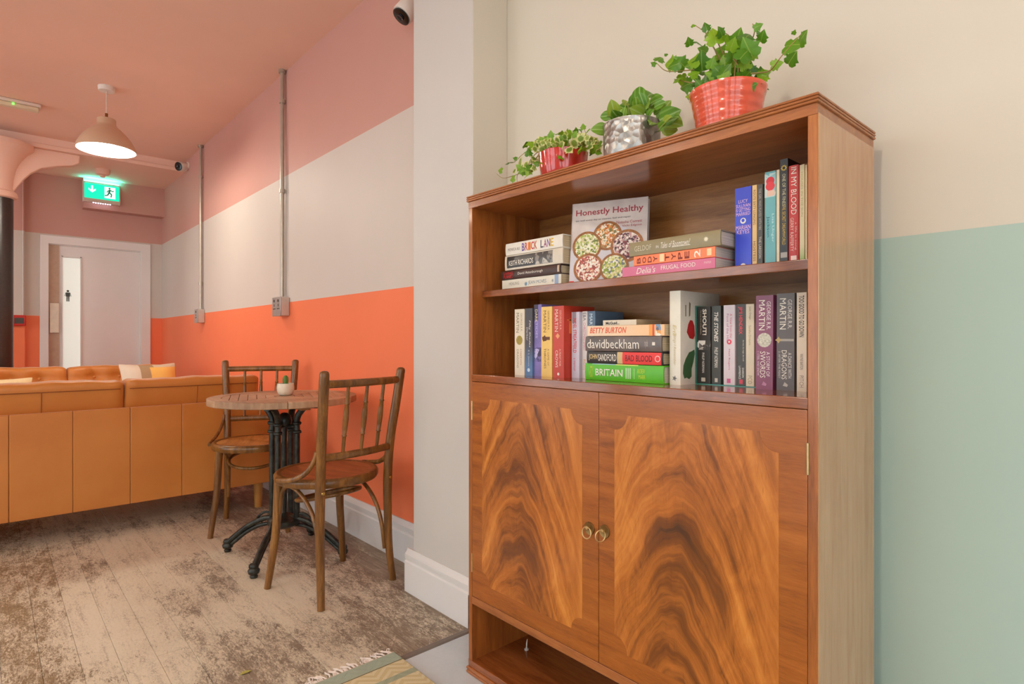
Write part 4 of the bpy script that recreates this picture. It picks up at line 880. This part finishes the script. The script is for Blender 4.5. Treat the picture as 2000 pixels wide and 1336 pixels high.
# clear acrylic tray around five paperbacks
n = NT('teal_acrylic'); gl = n.new('ShaderNodeBsdfGlossy'); gl.inputs['Roughness'].default_value = .08; tr = n.new('ShaderNodeBsdfTransparent'); tr.inputs[0].default_value = (.72, .93, .90, 1)
mx = n.new('ShaderNodeMixShader'); mx.inputs[0].default_value = .10; n.t.links.new(tr.outputs[0], mx.inputs[1]); n.t.links.new(gl.outputs[0], mx.inputs[2]); n.t.links.new(mx.outputs[0], n.out.inputs[0])
TEALE = plain('acrylic_edge', S(60, 140, 128), .25, .05)
t = thing('acrylic_book_tray', 'clear acrylic tray with teal edges holding five paperbacks', 'tray', (BX+.150, BY-.6708, ZL), -math.pi/2)
MB().box(0, .146, 0, .122, 0, .0016).build('tray_base', TEALE, t)
MB().box(0, .0012, .001, .122, .0016, .182).build('tray_side', n.m, t)
MB().box(-.0001, .0013, .0, .0012, .0016, .182).build('side_edge', TEALE, t)
G6 = 'paperbacks in the acrylic tray'; ZT = ZL+.0018
b = book('black paperback with large pale capitals and a photo band in the tray', .6730, .156, ZT, .0335, .177, .112, (50, 45, 40), group=G6)
run(b, 'SHOUT!', .20, .34, .55, .30, ink(236, 226, 206), .03); run(b, 'The true story of the Beatles', .20, .32, .26, .12, ink(200, 190, 160)); patch(b, .44, .56, speck('band_photo', [(226, 220, 212), (110, 104, 100), (60, 56, 52), (180, 172, 164)], 90), 0, 1, 'spine_photo'); run(b, 'PHILIP NORMAN', .73, .26, .45, .18, WHT); patch(b, .925, .975, ink(206, 196, 180), .3, .6)
b = book('dark olive paperback with slanted white capitals in the tray', .7075, .158, ZT, .0235, .178, .112, (58, 54, 44), group=G6)
run(b, 'THE STONES', .27, .38, .5, .42, WHT, .015, .25); run(b, 'PHILIP NORMAN', .66, .26, .5, .38, WHT, .0, .2); patch(b, .925, .975, ink(206, 196, 180), .35, .65)
b = book('pale pink paperback with a round pink flower in the tray', .7400, .152, ZT, .0275, .178, .112, (222, 206, 210), group=G6)
run(b, 'A View from the', .26, .30, .66, .20, ink(206, 90, 120)); run(b, 'Foot of the Hill', .28, .34, .38, .20, ink(176, 100, 150)); dot(b, .46, .5, .0058, ink(226, 70, 96)); dot(b, .46, .5, .0022, WHT, lift=.0005); run(b, 'Neil Rogers', .68, .26, .5, .18, ink(206, 90, 130)); patch(b, .92, .975, ink(214, 100, 150), .3, .62)
b = book('dark paperback with red condensed capitals in the tray', .7682, .156, ZT, .0232, .179, .112, (62, 56, 48), group=G6)
run(b, 'JIMI HENDRIX', .20, .34, .4, .45, ink(220, 70, 84), .02); run(b, 'the man, the magic, the truth', .57, .26, .7, .18, ink(226, 214, 190)); run(b, 'SHARON', .84, .12, .68, .2, WHT); run(b, 'LAWRENCE', .84, .16, .36, .2, WHT); patch(b, .925, .98, ink(220, 80, 96), .3, .65)
b = book('thin cream paperback with faint lettering in the tray', .7930, .150, ZT, .0190, .178, .112, (226, 210, 182), group=G6)
run(b, 'Juan Diego', .11, .16, .5, .28, ink(150, 134, 106)); run(b, 'Sarahs Dreams', .38, .24, .5, .28, ink(170, 154, 120)); run(b, 'PCO', .92, .10, .5, .5, ink(160, 146, 116))
G7 = 'books at the right end of the lower shelf'
b = book('plum fantasy paperback with a silver shield on its spine', .8310, .115, ZL, .0370, .194, .125, (132, 66, 96), group=G7, tilt=.006)
run(b, 'GEORGE R.R.', .215, .30, .74, .22, ink(232, 220, 220)); run(b, 'MARTIN', .21, .32, .36, .34, WHT); dot(b, .475, .5, .0148, plain('silver_shield', S(176, 164, 146), .35, .4, 220, metal=.4)); run(b, 'A STORM OF', .73, .26, .72, .2, ink(236, 224, 224)); run(b, 'SWORDS', .735, .28, .42, .30, WHT); run(b, '1: STEEL AND SNOW', .725, .26, .17, .12, ink(226, 206, 212)); dot(b, .94, .5, .0055, ink(190, 130, 160), seg=7, star=.4)
b = book('grey fantasy paperback with a sword hilt on its spine', .8718, .121, ZL, .0365, .196, .125, (92, 82, 80), group=G7, tilt=.004)
run(b, 'GEORGE R.R.', .215, .30, .74, .22, ink(222, 214, 206)); run(b, 'MARTIN', .21, .32, .36, .34, WHT); patch(b, .468, .492, ink(170, 164, 156), .06, .95); dot(b, .48, .12, .007, ink(190, 166, 110), seg=8, star=.45); run(b, 'A DANCE WITH', .74, .26, .74, .2, ink(226, 218, 212)); run(b, 'DRAGONS', .735, .30, .44, .28, WHT); run(b, '2: AFTER THE FEAST', .735, .28, .18, .11, ink(210, 200, 196)); dot(b, .94, .5, .0055, ink(190, 180, 172), seg=7, star=.4)
b = book('cream paperback with stencil black capitals at the right end of the lower shelf', .9108, .124, ZL, .0200, .196, .125, (224, 204, 180), group=G7)
run(b, 'TOO GOOD TO GO DOWN', .24, .42, .5, .5, ink(60, 46, 44), .02); run(b, 'WAYNE BARTON', .70, .16, .5, .3, ink(110, 92, 84)); run(b, 'PITCH', .90, .12, .5, .4, ink(150, 130, 116))
IVY = [(-0.0238, 0.0376, 0.2565, 0.0115), (-0.0357, 0.0617, 0.2648, 0.0061), (-0.0094, 0.0437, 0.2514, 0.0153), (-0.0311, 0.0125, 0.2239, 0.0229), (-0.039, -0.0061, 0.2224, 0.0134), (-0.0089, 0.088, 0.2468, 0.0115), (0.0376, 0.0933, 0.2636, 0.0153), (0.027, 0.0735, 0.2332, 0.0163), (0.0239, 0.0304, 0.2192, 0.0182), (-0.025, -0.0086, 0.2103, 0.0143), (0.0033, -0.0197, 0.2157, 0.0229), (-0.0201, -0.0549, 0.2016, 0.022), (-0.0295, -0.0614, 0.1703, 0.0249), (-0.0354, -0.0569, 0.1591, 0.021), (-0.0257, -0.0801, 0.2097, 0.0105), (0.0385, -0.0582, 0.2187, 0.0143), (0.0296, -0.0547, 0.2264, 0.0046), (0.0276, -0.1301, 0.1961, 0.0057), (0.027, -0.1286, 0.1713, 0.0229), (-0.0276, -0.168, 0.1517, 0.0172), (-0.0171, -0.1436, 0.1229, 0.0163), (0.0114, -0.1014, 0.1363, 0.0134), (0.0209, -0.0693, 0.1301, 0.0153), (0.0319, -0.0622, 0.1151, 0.0201), (0.0342, 0.1947, 0.2607, 0.0163), (-0.0372, 0.1646, 0.2157, 0.0076), (0.0095, 0.162, 0.2516, 0.0054), (0.0155, 0.1549, 0.2299, 0.021), (0.0005, 0.1167, 0.2128, 0.021), (-0.029, 0.1142, 0.1975, 0.0172), (-0.0024, 0.0785, 0.1933, 0.022), (-0.037, 0.0405, 0.1769, 0.022), (0.0391, 0.0671, 0.2064, 0.021), (0.0329, 0.0702, 0.1832, 0.0172), (0.0043, 0.1052, 0.1578, 0.022), (-0.018, 0.112, 0.1687, 0.0143), (0.0368, 0.1348, 0.1895, 0.0153), (0.0065, 0.0928, 0.1291, 0.0143), (0.0344, -0.0037, 0.1409, 0.0172), (0.0313, -0.0314, 0.1232, 0.0153), (0.0008, -0.0049, 0.1535, 0.0201), (-0.0077, -0.0411, 0.1571, 0.0172), (0.0089, -0.0464, 0.1436, 0.0153), (-0.0062, 0.0036, 0.1716, 0.0172), (-0.0305, -0.0694, 0.0891, 0.0124), (-0.0175, 0.0222, 0.1226, 0.0153), (0.0281, 0.0786, 0.1541, 0.0143), (-0.0411, -0.0152, 0.1185, 0.0182), (-0.0408, 0.0554, 0.1537, 0.0134), (0.0114, 0.0448, 0.1501, 0.0143), (-0.0198, 0.0126, 0.1533, 0.0172), (0.0031, -0.0118, 0.171, 0.0153), (-0.0026, 0.02, 0.1456, 0.0172), (-0.0141, 0.0453, 0.1388, 0.0172), (0.0448, -0.0024, 0.1679, 0.0172), (-0.0274, -0.0238, 0.1085, 0.0153), (-0.0078, -0.0372, 0.1267, 0.0163), (-0.0268, 0.0551, 0.1442, 0.0153), (0.0119, 0.0217, 0.1935, 0.0172), (-0.0201, 0.0001, 0.1128, 0.0153)]
IVYS = [[(0.0, -0.0053, 0.1092), (0.0136, 0.0143, 0.168), (-0.0114, 0.0298, 0.2181), (-0.0042, 0.0489, 0.2532), (0.0148, 0.0865, 0.2929)], [(0.0126, 0.0014, 0.1149), (0.0021, 0.029, 0.1695), (-0.0144, 0.0846, 0.1797), (0.0099, 0.1585, 0.2105), (0.0062, 0.1857, 0.2379)], [(0.0136, -0.0063, 0.1127), (-0.0114, -0.0312, 0.1445), (-0.0042, -0.0075, 0.1892), (0.0148, 0.0025, 0.2321), (-0.0082, 0.0025, 0.2356)], [(0.0021, -0.0223, 0.1043), (-0.0144, -0.0502, 0.1222), (0.0099, -0.065, 0.1301), (0.0062, -0.091, 0.1256), (-0.015, -0.1219, 0.1349), (0.0063, -0.1303, 0.1601), (0.0098, -0.153, 0.1791)], [(-0.0114, -0.0193, 0.1015), (-0.0042, -0.0236, 0.1682), (0.0148, -0.0415, 0.2), (-0.0082, -0.0642, 0.2094), (-0.008, -0.0604, 0.2294)], [(-0.0144, -0.0169, 0.1014), (0.0099, 0.004, 0.171), (0.0062, 0.0207, 0.2147), (-0.015, 0.0236, 0.2376), (0.0063, 0.0615, 0.2778)], [(-0.0042, 0.0047, 0.1092), (0.0148, 0.0576, 0.1514), (-0.0082, 0.0839, 0.1533), (-0.008, 0.1277, 0.1759)], [(0.0099, -0.0183, 0.1078), (0.0062, -0.0301, 0.1579), (-0.015, -0.0505, 0.1921)], [(0.0148, -0.0257, 0.1069), (-0.0082, -0.0566, 0.1034), (-0.008, -0.081, 0.0973)], [(0.0062, 0.0103, 0.1159), (-0.015, 0.0299, 0.1258), (0.0063, 0.0703, 0.133), (0.0098, 0.0994, 0.131)]]
PEP = [(-0.0115, -0.0321, 0.1652, 0.0244), (0.0198, -0.0386, 0.1733, 0.0237), (-0.0143, 0.0454, 0.152, 0.0244), (0.0047, 0.0822, 0.1527, 0.018), (0.0323, 0.023, 0.1606, 0.0252), (-0.0319, -0.0452, 0.1153, 0.0266), (-0.0351, 0.0199, 0.1262, 0.0216), (-0.0217, 0.0787, 0.1094, 0.0252), (0.0212, 0.0679, 0.1348, 0.0194), (0.0092, -0.0593, 0.1485, 0.0252), (-0.021, -0.0655, 0.1012, 0.0223), (-0.0135, -0.1132, 0.0922, 0.0288), (-0.0258, -0.1396, 0.0789, 0.0165), (-0.0033, -0.1189, 0.0757, 0.0295), (-0.0366, -0.1114, 0.0629, 0.0151), (0.0158, -0.0939, 0.0735, 0.0216), (0.0317, -0.0769, 0.1352, 0.018), (0.0364, 0.0278, 0.1438, 0.0173), (0.0188, 0.0309, 0.1741, 0.018), (0.0368, -0.052, 0.1325, 0.0158), (-0.0385, -0.0433, 0.1321, 0.0187), (-0.0169, -0.0511, 0.1356, 0.0187), (0.0373, -0.0159, 0.1475, 0.0187), (0.022, 0.048, 0.1697, 0.0173), (-0.0072, -0.034, 0.1095, 0.0144), (0.0355, 0.0399, 0.141, 0.0158), (0.0096, -0.0557, 0.1314, 0.0187), (0.0254, -0.0697, 0.1132, 0.0187), (-0.0165, 0.0129, 0.1318, 0.0173), (-0.0247, -0.0763, 0.0849, 0.0158), (-0.0045, -0.0114, 0.1608, 0.0201), (-0.0291, -0.0531, 0.1427, 0.0187), (-0.0095, -0.0852, 0.1273, 0.0173), (0.0369, 0.0937, 0.1566, 0.0158), (-0.0135, -0.0386, 0.1332, 0.0187), (-0.0392, -0.124, 0.0707, 0.0187)]
VAR = [(0.0481, -0.0169, 0.1102, 0.0126), (0.0067, -0.0252, 0.1079, 0.0131), (-0.0199, -0.05, 0.0877, 0.0151), (0.0489, 0.0148, 0.1197, 0.0117), (-0.0411, 0.0026, 0.093, 0.0159), (-0.0364, -0.076, 0.1171, 0.0116), (0.0452, 0.0291, 0.1269, 0.0117), (0.0447, 0.1637, 0.1649, 0.0099), (0.0153, -0.0378, 0.1116, 0.0115), (0.0476, 0.0887, 0.1183, 0.0142), (-0.0537, 0.0297, 0.0975, 0.0149), (0.0394, 0.1313, 0.1654, 0.0104), (0.0175, -0.0866, 0.1099, 0.0171), (0.0135, -0.0465, 0.1252, 0.0148), (0.0327, 0.113, 0.1556, 0.0152), (-0.0485, -0.1314, 0.0895, 0.0103), (-0.038, 0.0954, 0.1199, 0.01), (-0.0448, -0.0024, 0.0959, 0.015), (-0.0073, -0.0656, 0.0871, 0.0143), (0.0001, 0.0898, 0.1531, 0.0097), (-0.0005, 0.0089, 0.1045, 0.0106), (-0.0202, 0.0778, 0.1371, 0.0141), (0.0218, 0.0739, 0.132, 0.0123), (0.0322, 0.1464, 0.157, 0.0139), (0.0234, -0.0091, 0.1047, 0.0136), (-0.0558, 0.0382, 0.1117, 0.0126), (-0.0432, 0.0268, 0.1019, 0.0163), (-0.0359, -0.1292, 0.0704, 0.016), (-0.0338, -0.0725, 0.094, 0.0175), (0.0031, -0.046, 0.0952, 0.0168), (-0.0386, -0.0385, 0.1131, 0.0159), (0.0087, -0.1165, 0.0834, 0.0121), (-0.0222, 0.0517, 0.124, 0.011), (-0.02, 0.0286, 0.1113, 0.0136), (0.0179, -0.0373, 0.1257, 0.0154), (0.0439, -0.0407, 0.1012, 0.0136), (-0.039, 0.0166, 0.1163, 0.0165), (-0.0217, -0.0757, 0.1132, 0.0147), (0.048, 0.0989, 0.1686, 0.017), (-0.0366, -0.053, 0.1229, 0.0167), (-0.057, 0.0234, 0.1146, 0.0108), (-0.039, 0.019, 0.1157, 0.0107), (0.0308, -0.0269, 0.1058, 0.0111), (0.0204, 0.0967, 0.1382, 0.0125), (0.0432, 0.0508, 0.1367, 0.0172), (-0.0053, -0.0995, 0.0951, 0.0121), (-0.0555, -0.0759, 0.0711, 0.0164), (-0.0263, 0.071, 0.1353, 0.0109), (0.0191, 0.0378, 0.147, 0.0172), (-0.0168, 0.0792, 0.1307, 0.0151), (-0.0446, 0.0265, 0.1241, 0.0121), (-0.0187, 0.0631, 0.1186, 0.0169), (-0.009, 0.0316, 0.1279, 0.0123), (-0.0208, 0.0277, 0.1465, 0.0129), (-0.0109, -0.0527, 0.125, 0.013), (-0.045, -0.1025, 0.0672, 0.0153), (-0.0567, -0.031, 0.1067, 0.0147), (0.0262, -0.0127, 0.1095, 0.0176), (0.0205, 0.1226, 0.144, 0.0104), (-0.014, -0.0617, 0.0985, 0.0169), (-0.0474, -0.0108, 0.0995, 0.0121), (-0.0275, 0.0228, 0.1038, 0.0152), (0.0014, 0.0154, 0.1508, 0.0139), (0.0384, -0.0075, 0.1074, 0.0106), (-0.007, -0.1369, 0.0746, 0.0168), (0.0471, 0.1123, 0.1731, 0.0173), (-0.002, 0.1046, 0.14, 0.0153), (-0.0401, 0.0217, 0.124, 0.0109), (0.0077, 0.0887, 0.1347, 0.0167), (0.006, -0.0579, 0.1089, 0.0166), (0.0059, -0.043, 0.1165, 0.0099), (0.0197, 0.0305, 0.1153, 0.0109), (-0.0575, -0.1597, 0.0682, 0.0115), (-0.0119, -0.0013, 0.1298, 0.0112), (0.028, 0.1456, 0.1662, 0.0171), (-0.0448, 0.0344, 0.1054, 0.0164), (-0.0553, -0.046, 0.092, 0.017), (-0.0399, -0.1022, 0.0965, 0.0145), (-0.0286, -0.1324, 0.0667, 0.0166), (-0.0121, 0.0198, 0.126, 0.0147), (-0.0254, -0.0868, 0.11, 0.0169), (0.0098, 0.1123, 0.1435, 0.0145), (-0.0413, -0.0333, 0.1288, 0.0103), (-0.022, 0.0338, 0.1306, 0.0145), (0.0143, -0.0351, 0.0929, 0.017), (-0.0001, 0.0214, 0.1194, 0.0163), (0.0455, 0.0369, 0.1214, 0.0147), (0.043, 0.0416, 0.1266, 0.0099), (-0.0316, -0.0389, 0.102, 0.0168), (-0.0231, 0.0607, 0.1383, 0.0128), (-0.0009, 0.0016, 0.1095, 0.0175), (-0.0002, 0.0884, 0.1509, 0.0152), (-0.0198, 0.0679, 0.1356, 0.0111), (0.0349, -0.0974, 0.0874, 0.0119), (-0.0383, 0.0205, 0.1183, 0.0164), (-0.0082, -0.0686, 0.1127, 0.0138), (-0.0469, -0.1144, 0.0652, 0.017), (0.0371, -0.0774, 0.0847, 0.011), (0.0055, -0.0592, 0.0939, 0.0151), (0.0487, 0.1379, 0.1477, 0.0133), (-0.0442, 0.0075, 0.0939, 0.0165), (0.0182, -0.1092, 0.094, 0.0142), (0.0057, 0.0643, 0.1384, 0.0111), (-0.0543, -0.043, 0.0846, 0.0111), (0.0302, 0.002, 0.1135, 0.0123)]
VAT = [(-0.06, 0.2006, 0.075, 0.0145), (-0.06, 0.1465, 0.0381, 0.0161), (-0.06, 0.1566, 0.0891, 0.0209), (-0.06, 0.1142, 0.0811, 0.0209), (-0.06, 0.134, 0.0956, 0.0097), (-0.06, 0.1389, 0.06, 0.0129), (-0.06, 0.1142, 0.0646, 0.0177), (-0.06, 0.09, 0.0674, 0.0161), (-0.06, 0.1044, 0.0492, 0.0161), (-0.06, 0.078, 0.0436, 0.0177), (-0.06, 0.0757, 0.0593, 0.0177), (-0.06, 0.0616, 0.0691, 0.0161), (-0.06, 0.0569, 0.0794, 0.0177), (-0.06, 0.0757, 0.0984, 0.0177), (-0.06, 0.09, 0.1231, 0.0177), (-0.06, 0.0709, 0.1216, 0.0161), (-0.06, 0.043, 0.1114, 0.0145), (-0.06, 0.124, 0.0202, 0.0129), (-0.06, 0.0948, 0.0537, 0.0145), (-0.06, 0.0569, 0.0503, 0.0129), (-0.06, 0.0453, 0.0606, 0.0129), (0.0175, -0.0584, 0.1539, 0.0129), (-0.0302, -0.1182, 0.117, 0.0113), (0.0215, -0.0294, 0.1515, 0.0129), (0.0121, -0.0569, 0.142, 0.0097), (0.0013, -0.0849, 0.1179, 0.0097), (-0.06, -0.0473, 0.0566, 0.0161), (-0.06, 0.0158, 0.0571, 0.0145), (-0.0024, -0.0881, 0.0792, 0.0177), (-0.0192, -0.1206, 0.0601, 0.0145), (-0.0316, -0.1505, 0.0636, 0.0145), (-0.0065, -0.1391, 0.0839, 0.0129), (0.017, -0.1038, 0.1043, 0.0145), (-0.0225, -0.1486, 0.0527, 0.0113), (-0.0067, -0.1079, 0.0857, 0.0145)]
VARS = [[(0.0, 0.0008, 0.0949), (0.0, 0.0808, 0.1208), (-0.055, 0.0715, 0.0805), (-0.055, 0.0953, 0.0532), (-0.055, 0.1597, 0.0485), (-0.055, 0.1959, 0.0526), (-0.055, 0.2225, 0.0703)], [(0.0, 0.0008, 0.0949), (0.0, 0.0903, 0.113), (-0.055, 0.0621, 0.0541), (-0.055, 0.1001, 0.0311)], [(0.0, 0.0008, 0.0949), (0.0, 0.1048, 0.1333), (-0.055, 0.1001, 0.1036), (-0.055, 0.1445, 0.0874), (-0.055, 0.1751, 0.0943)], [(0.0, -0.0102, 0.0922), (0.0, -0.0634, 0.1076), (0.0, -0.084, 0.121), (0.0, -0.0738, 0.1455)], [(0.0, -0.0102, 0.0922), (0.0, -0.0941, 0.0906), (0.0, -0.1415, 0.0878)], [(0.0, 0.0119, 0.0975), (0.0, 0.0761, 0.1096), (-0.055, 0.0163, 0.0519), (-0.055, -0.0146, 0.0309)], [(0.0, 0.0008, 0.0949), (0.0, 0.0856, 0.1119), (-0.055, 0.081, 0.0582), (-0.055, 0.127, 0.05), (-0.055, 0.1295, 0.0205)]]
# ================================================================ plants on top of the bookcase
TOPZ = H_+.0003
def leafmesh(kind):
    if kind == 'ivy':
        half = [(0, -.02), (.16, -.13), (.36, -.10), (.50, .10), (.40, .25), (.58, .40), (.36, .52), (.20, .74), (0, 1.0)]
        out = half+[(-x, y) for x, y in reversed(half[1:-1])]
        V = [(0, .3, .02)]+[(x, y, -.16*abs(x)-.18*(y-.35)**2+.05*math.sin(7*x+5*y)) for x, y in out]; n_ = len(out)
        F = [(0, 1+k, 1+(k+1) % n_) for k in range(n_)]
    else:
        V = []; F = []; ny, nx = 8, 4
        for j in range(ny+1):
            t = j/ny; wd = .40*math.sin(math.pi*min(1, t**.8*1.0))**.75 if 0 < t < 1 else .01
            for i in range(nx+1):
                u = -1+2*i/nx; V.append((u*wd, t, .10*abs(u)*wd/.4-.32*(t-.35)**2+.02))
        F = [(j*(nx+1)+i, j*(nx+1)+i+1, (j+1)*(nx+1)+i+1, (j+1)*(nx+1)+i) for j in range(ny) for i in range(nx)]
    return V, F
def leafmat(name, kind, a, b2, edge=None):
    n = NT(name); v = n.coord(); x, y, z = n.sep(v); r = n.new('ShaderNodeObjectInfo').outputs['Random']
    base = n.mix(r, S(*a), S(*b2))
    ax = n.math('ABSOLUTE', x)
    if kind == 'ivy':
        vein = n.sstep(ax, .035, .012); base = n.mix(n.math('MULTIPLY', vein, .5), base, S(176, 196, 96))
        base = n.mix(n.math('MULTIPLY', n.noise(v, 6, 3), .35), base, S(60, 100, 20))
    elif kind == 'var':
        rad = n.math('SQRT', n.math('ADD', n.math('MULTIPLY', x, x), n.math('POWER', n.math('SUBTRACT', y, .35), 2.0)))
        e = n.sstep(n.math('ADD', rad, n.math('MULTIPLY', n.noise(v, 5, 3), .35)), .42, .58); base = n.mix(e, base, S(222, 220, 150))
    else:
        st = n.sstep(ax, .05, .02); base = n.mix(n.math('MULTIPLY', st, .55), base, S(176, 204, 130))
        s2 = n.sstep(n.math('ABSOLUTE', n.math('SUBTRACT', ax, .24)), .06, .02); base = n.mix(n.math('MULTIPLY', s2, .35), base, S(160, 192, 110))
    b = n.b.inputs; b['Subsurface Weight'].default_value = 0
    tl = n.new('ShaderNodeBsdfTranslucent'); n.set(tl.inputs[0], base); mx = n.new('ShaderNodeMixShader'); mx.inputs[0].default_value = .28
    n.done(base, .38, spec=.45); n.t.links.new(n.b.outputs[0], mx.inputs[1]); n.t.links.new(tl.outputs[0], mx.inputs[2]); n.t.links.new(mx.outputs[0], n.out.inputs[0]); return n.m
def make_leaf_data(kind, mat):
    V, F = leafmesh(kind); me = bpy.data.meshes.new('leaf'); me.from_pydata(V, [], F); me.materials.append(mat); me.shade_smooth(); return me
L_IVY = make_leaf_data('ivy', leafmat('ivy_leaf', 'ivy', (104, 156, 30), (70, 122, 24)))
L_IVY2 = make_leaf_data('ivy', leafmat('ivy_leaf_light', 'ivy', (148, 186, 34), (120, 168, 30)))
L_VAR = make_leaf_data('ivy', leafmat('variegated_leaf', 'var', (104, 136, 44), (150, 168, 70)))
L_PEP = make_leaf_data('pep', leafmat('ovate_leaf', 'pep', (84, 136, 30), (122, 164, 46)))
L_PEP2 = make_leaf_data('pep', leafmat('ovate_leaf_light', 'pep', (150, 172, 50), (130, 170, 60)))
VIEW = Vector((-.72, -.42, -.25)).normalized()
def leaves(parent, L, datas, centre, rnd, droop=.15, k=1.2, face=1.0):
    for p4 in L:
        p = Vector(p4[:3]); s = p4[3]*k
        tip = (p-Vector(centre)); tip = tip.normalized()*.8+Vector((rnd.uniform(-.6, .6), rnd.uniform(-.6, .6), rnd.uniform(-.5, .5)-droop)); tip.normalize()
        nr = VIEW*face+Vector((rnd.uniform(-.5, .5), rnd.uniform(-.5, .5), rnd.uniform(.1, .9))); nr = (nr-tip*nr.dot(tip)).normalized(); xx = tip.cross(nr)
        o = bpy.data.objects.new('leaf', rnd.choice(datas)); COL.objects.link(o); o.parent = parent
        M = Matrix((xx, tip, nr)).transposed().to_4x4(); M = Matrix.Translation(p-tip*s*.4) @ M @ Matrix.Scale(s, 4); o.matrix_local = M
def stems(parent, SS, r, mat):
    for s in SS: MB().tube(catmull(s, 5), [r*1.2]+[r]*(len(s)*5-7)+[r*.6, r*.5, r*.4], 6).build('stem', mat, parent, smooth=60) if False else None
    for s in SS:
        q = catmull(s, 5); MB().tube(q, [r*(1.25-.8*i/len(q)) for i in range(len(q))], 6).build('stem', mat, parent, smooth=60)
M_STEM = plain('ivy_stem', S(150, 128, 70), .6, .15, 60); M_STEMG = plain('green_stem', S(120, 140, 60), .6, .15, 60)
M_SOIL = plain('soil', S(70, 52, 38), .9, .3, 80)
def potmat(name, c, waves, rough=.18):
    n = NT(name); v = n.coord(); z = n.sep(v)[2]; f = n.noise(v, 18, 4)
    n.bump(n.math('ADD', n.math('SINE', n.math('MULTIPLY', z, waves)), n.math('MULTIPLY', n.noise(v, 40, 3), 1.2)), .35, .0025)
    return n.done(n.ramp(f, [(.3, S(*[int(q*.86) for q in c])), (.7, S(*c))]), rough, coat=.6, coat_r=.06)
# --- large ivy
rnd = random.Random(11)
t = thing('potted_ivy', 'tall bushy green ivy in a ribbed orange-red glazed pot', 'plant', (1.2, .64, TOPZ))
pr = [(0, 0), (.058, 0), (.062, .004), (.066, .03), (.071, .06), (.076, .088), (.080, .100), (.081, .106), (.077, .106), (.073, .09)]
MB().lathe(pr+[(0, .09)], 44, cap=False).build('pot', potmat('red_glaze', (232, 92, 62), 330), t, smooth=50)
MB().lathe([(0, .094), (.074, .092)], 28, cap=False).build('soil', M_SOIL, t)
stems(t, IVYS, .0017, M_STEM)
leaves(t, IVY, [L_IVY, L_IVY, L_IVY2], (0, 0, .06), rnd, .25, 1.75, 1.7)
leaves(t, [(rnd.uniform(-.05, .05), rnd.uniform(-.075, .075), rnd.uniform(.10, .185), rnd.uniform(.014, .021)) for _ in range(34)], [L_IVY, L_IVY, L_IVY2], (0, 0, .06), rnd, .2, 1.7, 1.5)
# --- ovate leaved plant in the metal pot
rnd = random.Random(5)
t = thing('potted_peperomia', 'leafy plant with striped oval leaves in a grey hammered metal pot', 'plant', (1.2, .895, TOPZ))
n = NT('galvanised'); v = n.coord(); f = n.noise(n.scale(v, 1, 1, .35), 30, 4); g = n.vor(v, 60)
n.bump(n.math('ADD', f, g), .5, .004); M_GALV = n.done(n.ramp(f, [(.3, S(112, 108, 104)), (.7, S(176, 170, 164))]), .28, metal=.75)
MB().lathe([(0, 0), (.066, 0), (.068, .003), (.070, .05), (.071, .100), (.0715, .104), (.068, .104), (.067, .09), (0, .088)], 44, cap=False).build('pot', M_GALV, t, smooth=50)
MB().lathe([(0, .096), (.067, .092)], 28, cap=False).build('soil', M_SOIL, t)
PS = [[(0, 0, .09), (p[0]*.5, p[1]*.5, .09+(p[2]-.09)*.75), tuple(p[:3])] for p in PEP[::3]]
stems(t, PS, .0022, M_STEMG)
leaves(t, PEP, [L_PEP, L_PEP, L_PEP, L_PEP2], (0, 0, .07), rnd, .1, 1.85, 1.1)
# --- variegated trailing ivy
rnd = random.Random(8)
t = thing('potted_trailing_ivy', 'small variegated ivy trailing from a faceted red glazed pot', 'plant', (1.2, 1.13, TOPZ))
m = MB(); V = []; seg = 10
for r, z in ((0, 0), (.056, 0), (.060, .004), (.068, .05), (.072, .088), (.069, .088), (.064, .075), (0, .075)):
    V += [(r*math.cos(2*math.pi*(k+.3)/seg), r*math.sin(2*math.pi*(k+.3)/seg), z) for k in range(seg)]
m.add(V, [(i*seg+k, i*seg+(k+1) % seg, (i+1)*seg+(k+1) % seg, (i+1)*seg+k) for i in range(7) for k in range(seg)])
m.build('pot', potmat('deep_red_glaze', (204, 44, 30), 60, .12), t, bevel=.003)
MB().lathe([(0, .08), (.064, .078)], 20, cap=False).build('soil', M_SOIL, t)
stems(t, VARS, .0012, M_STEM)
leaves(t, VAR, [L_VAR, L_VAR, L_IVY2], (0, 0, .05), rnd, .2, 1.6, 1.4)
leaves(t, [(rnd.uniform(-.06, .05), rnd.uniform(-.085, .085), rnd.uniform(.075, .125), rnd.uniform(.008, .013)) for _ in range(50)], [L_VAR], (0, 0, .05), rnd, .2, 1.6, 1.4)
leaves(t, VAT, [L_IVY2, L_IVY, L_VAR], (0, 0, .05), rnd, .2, 1.35)
flush_text()
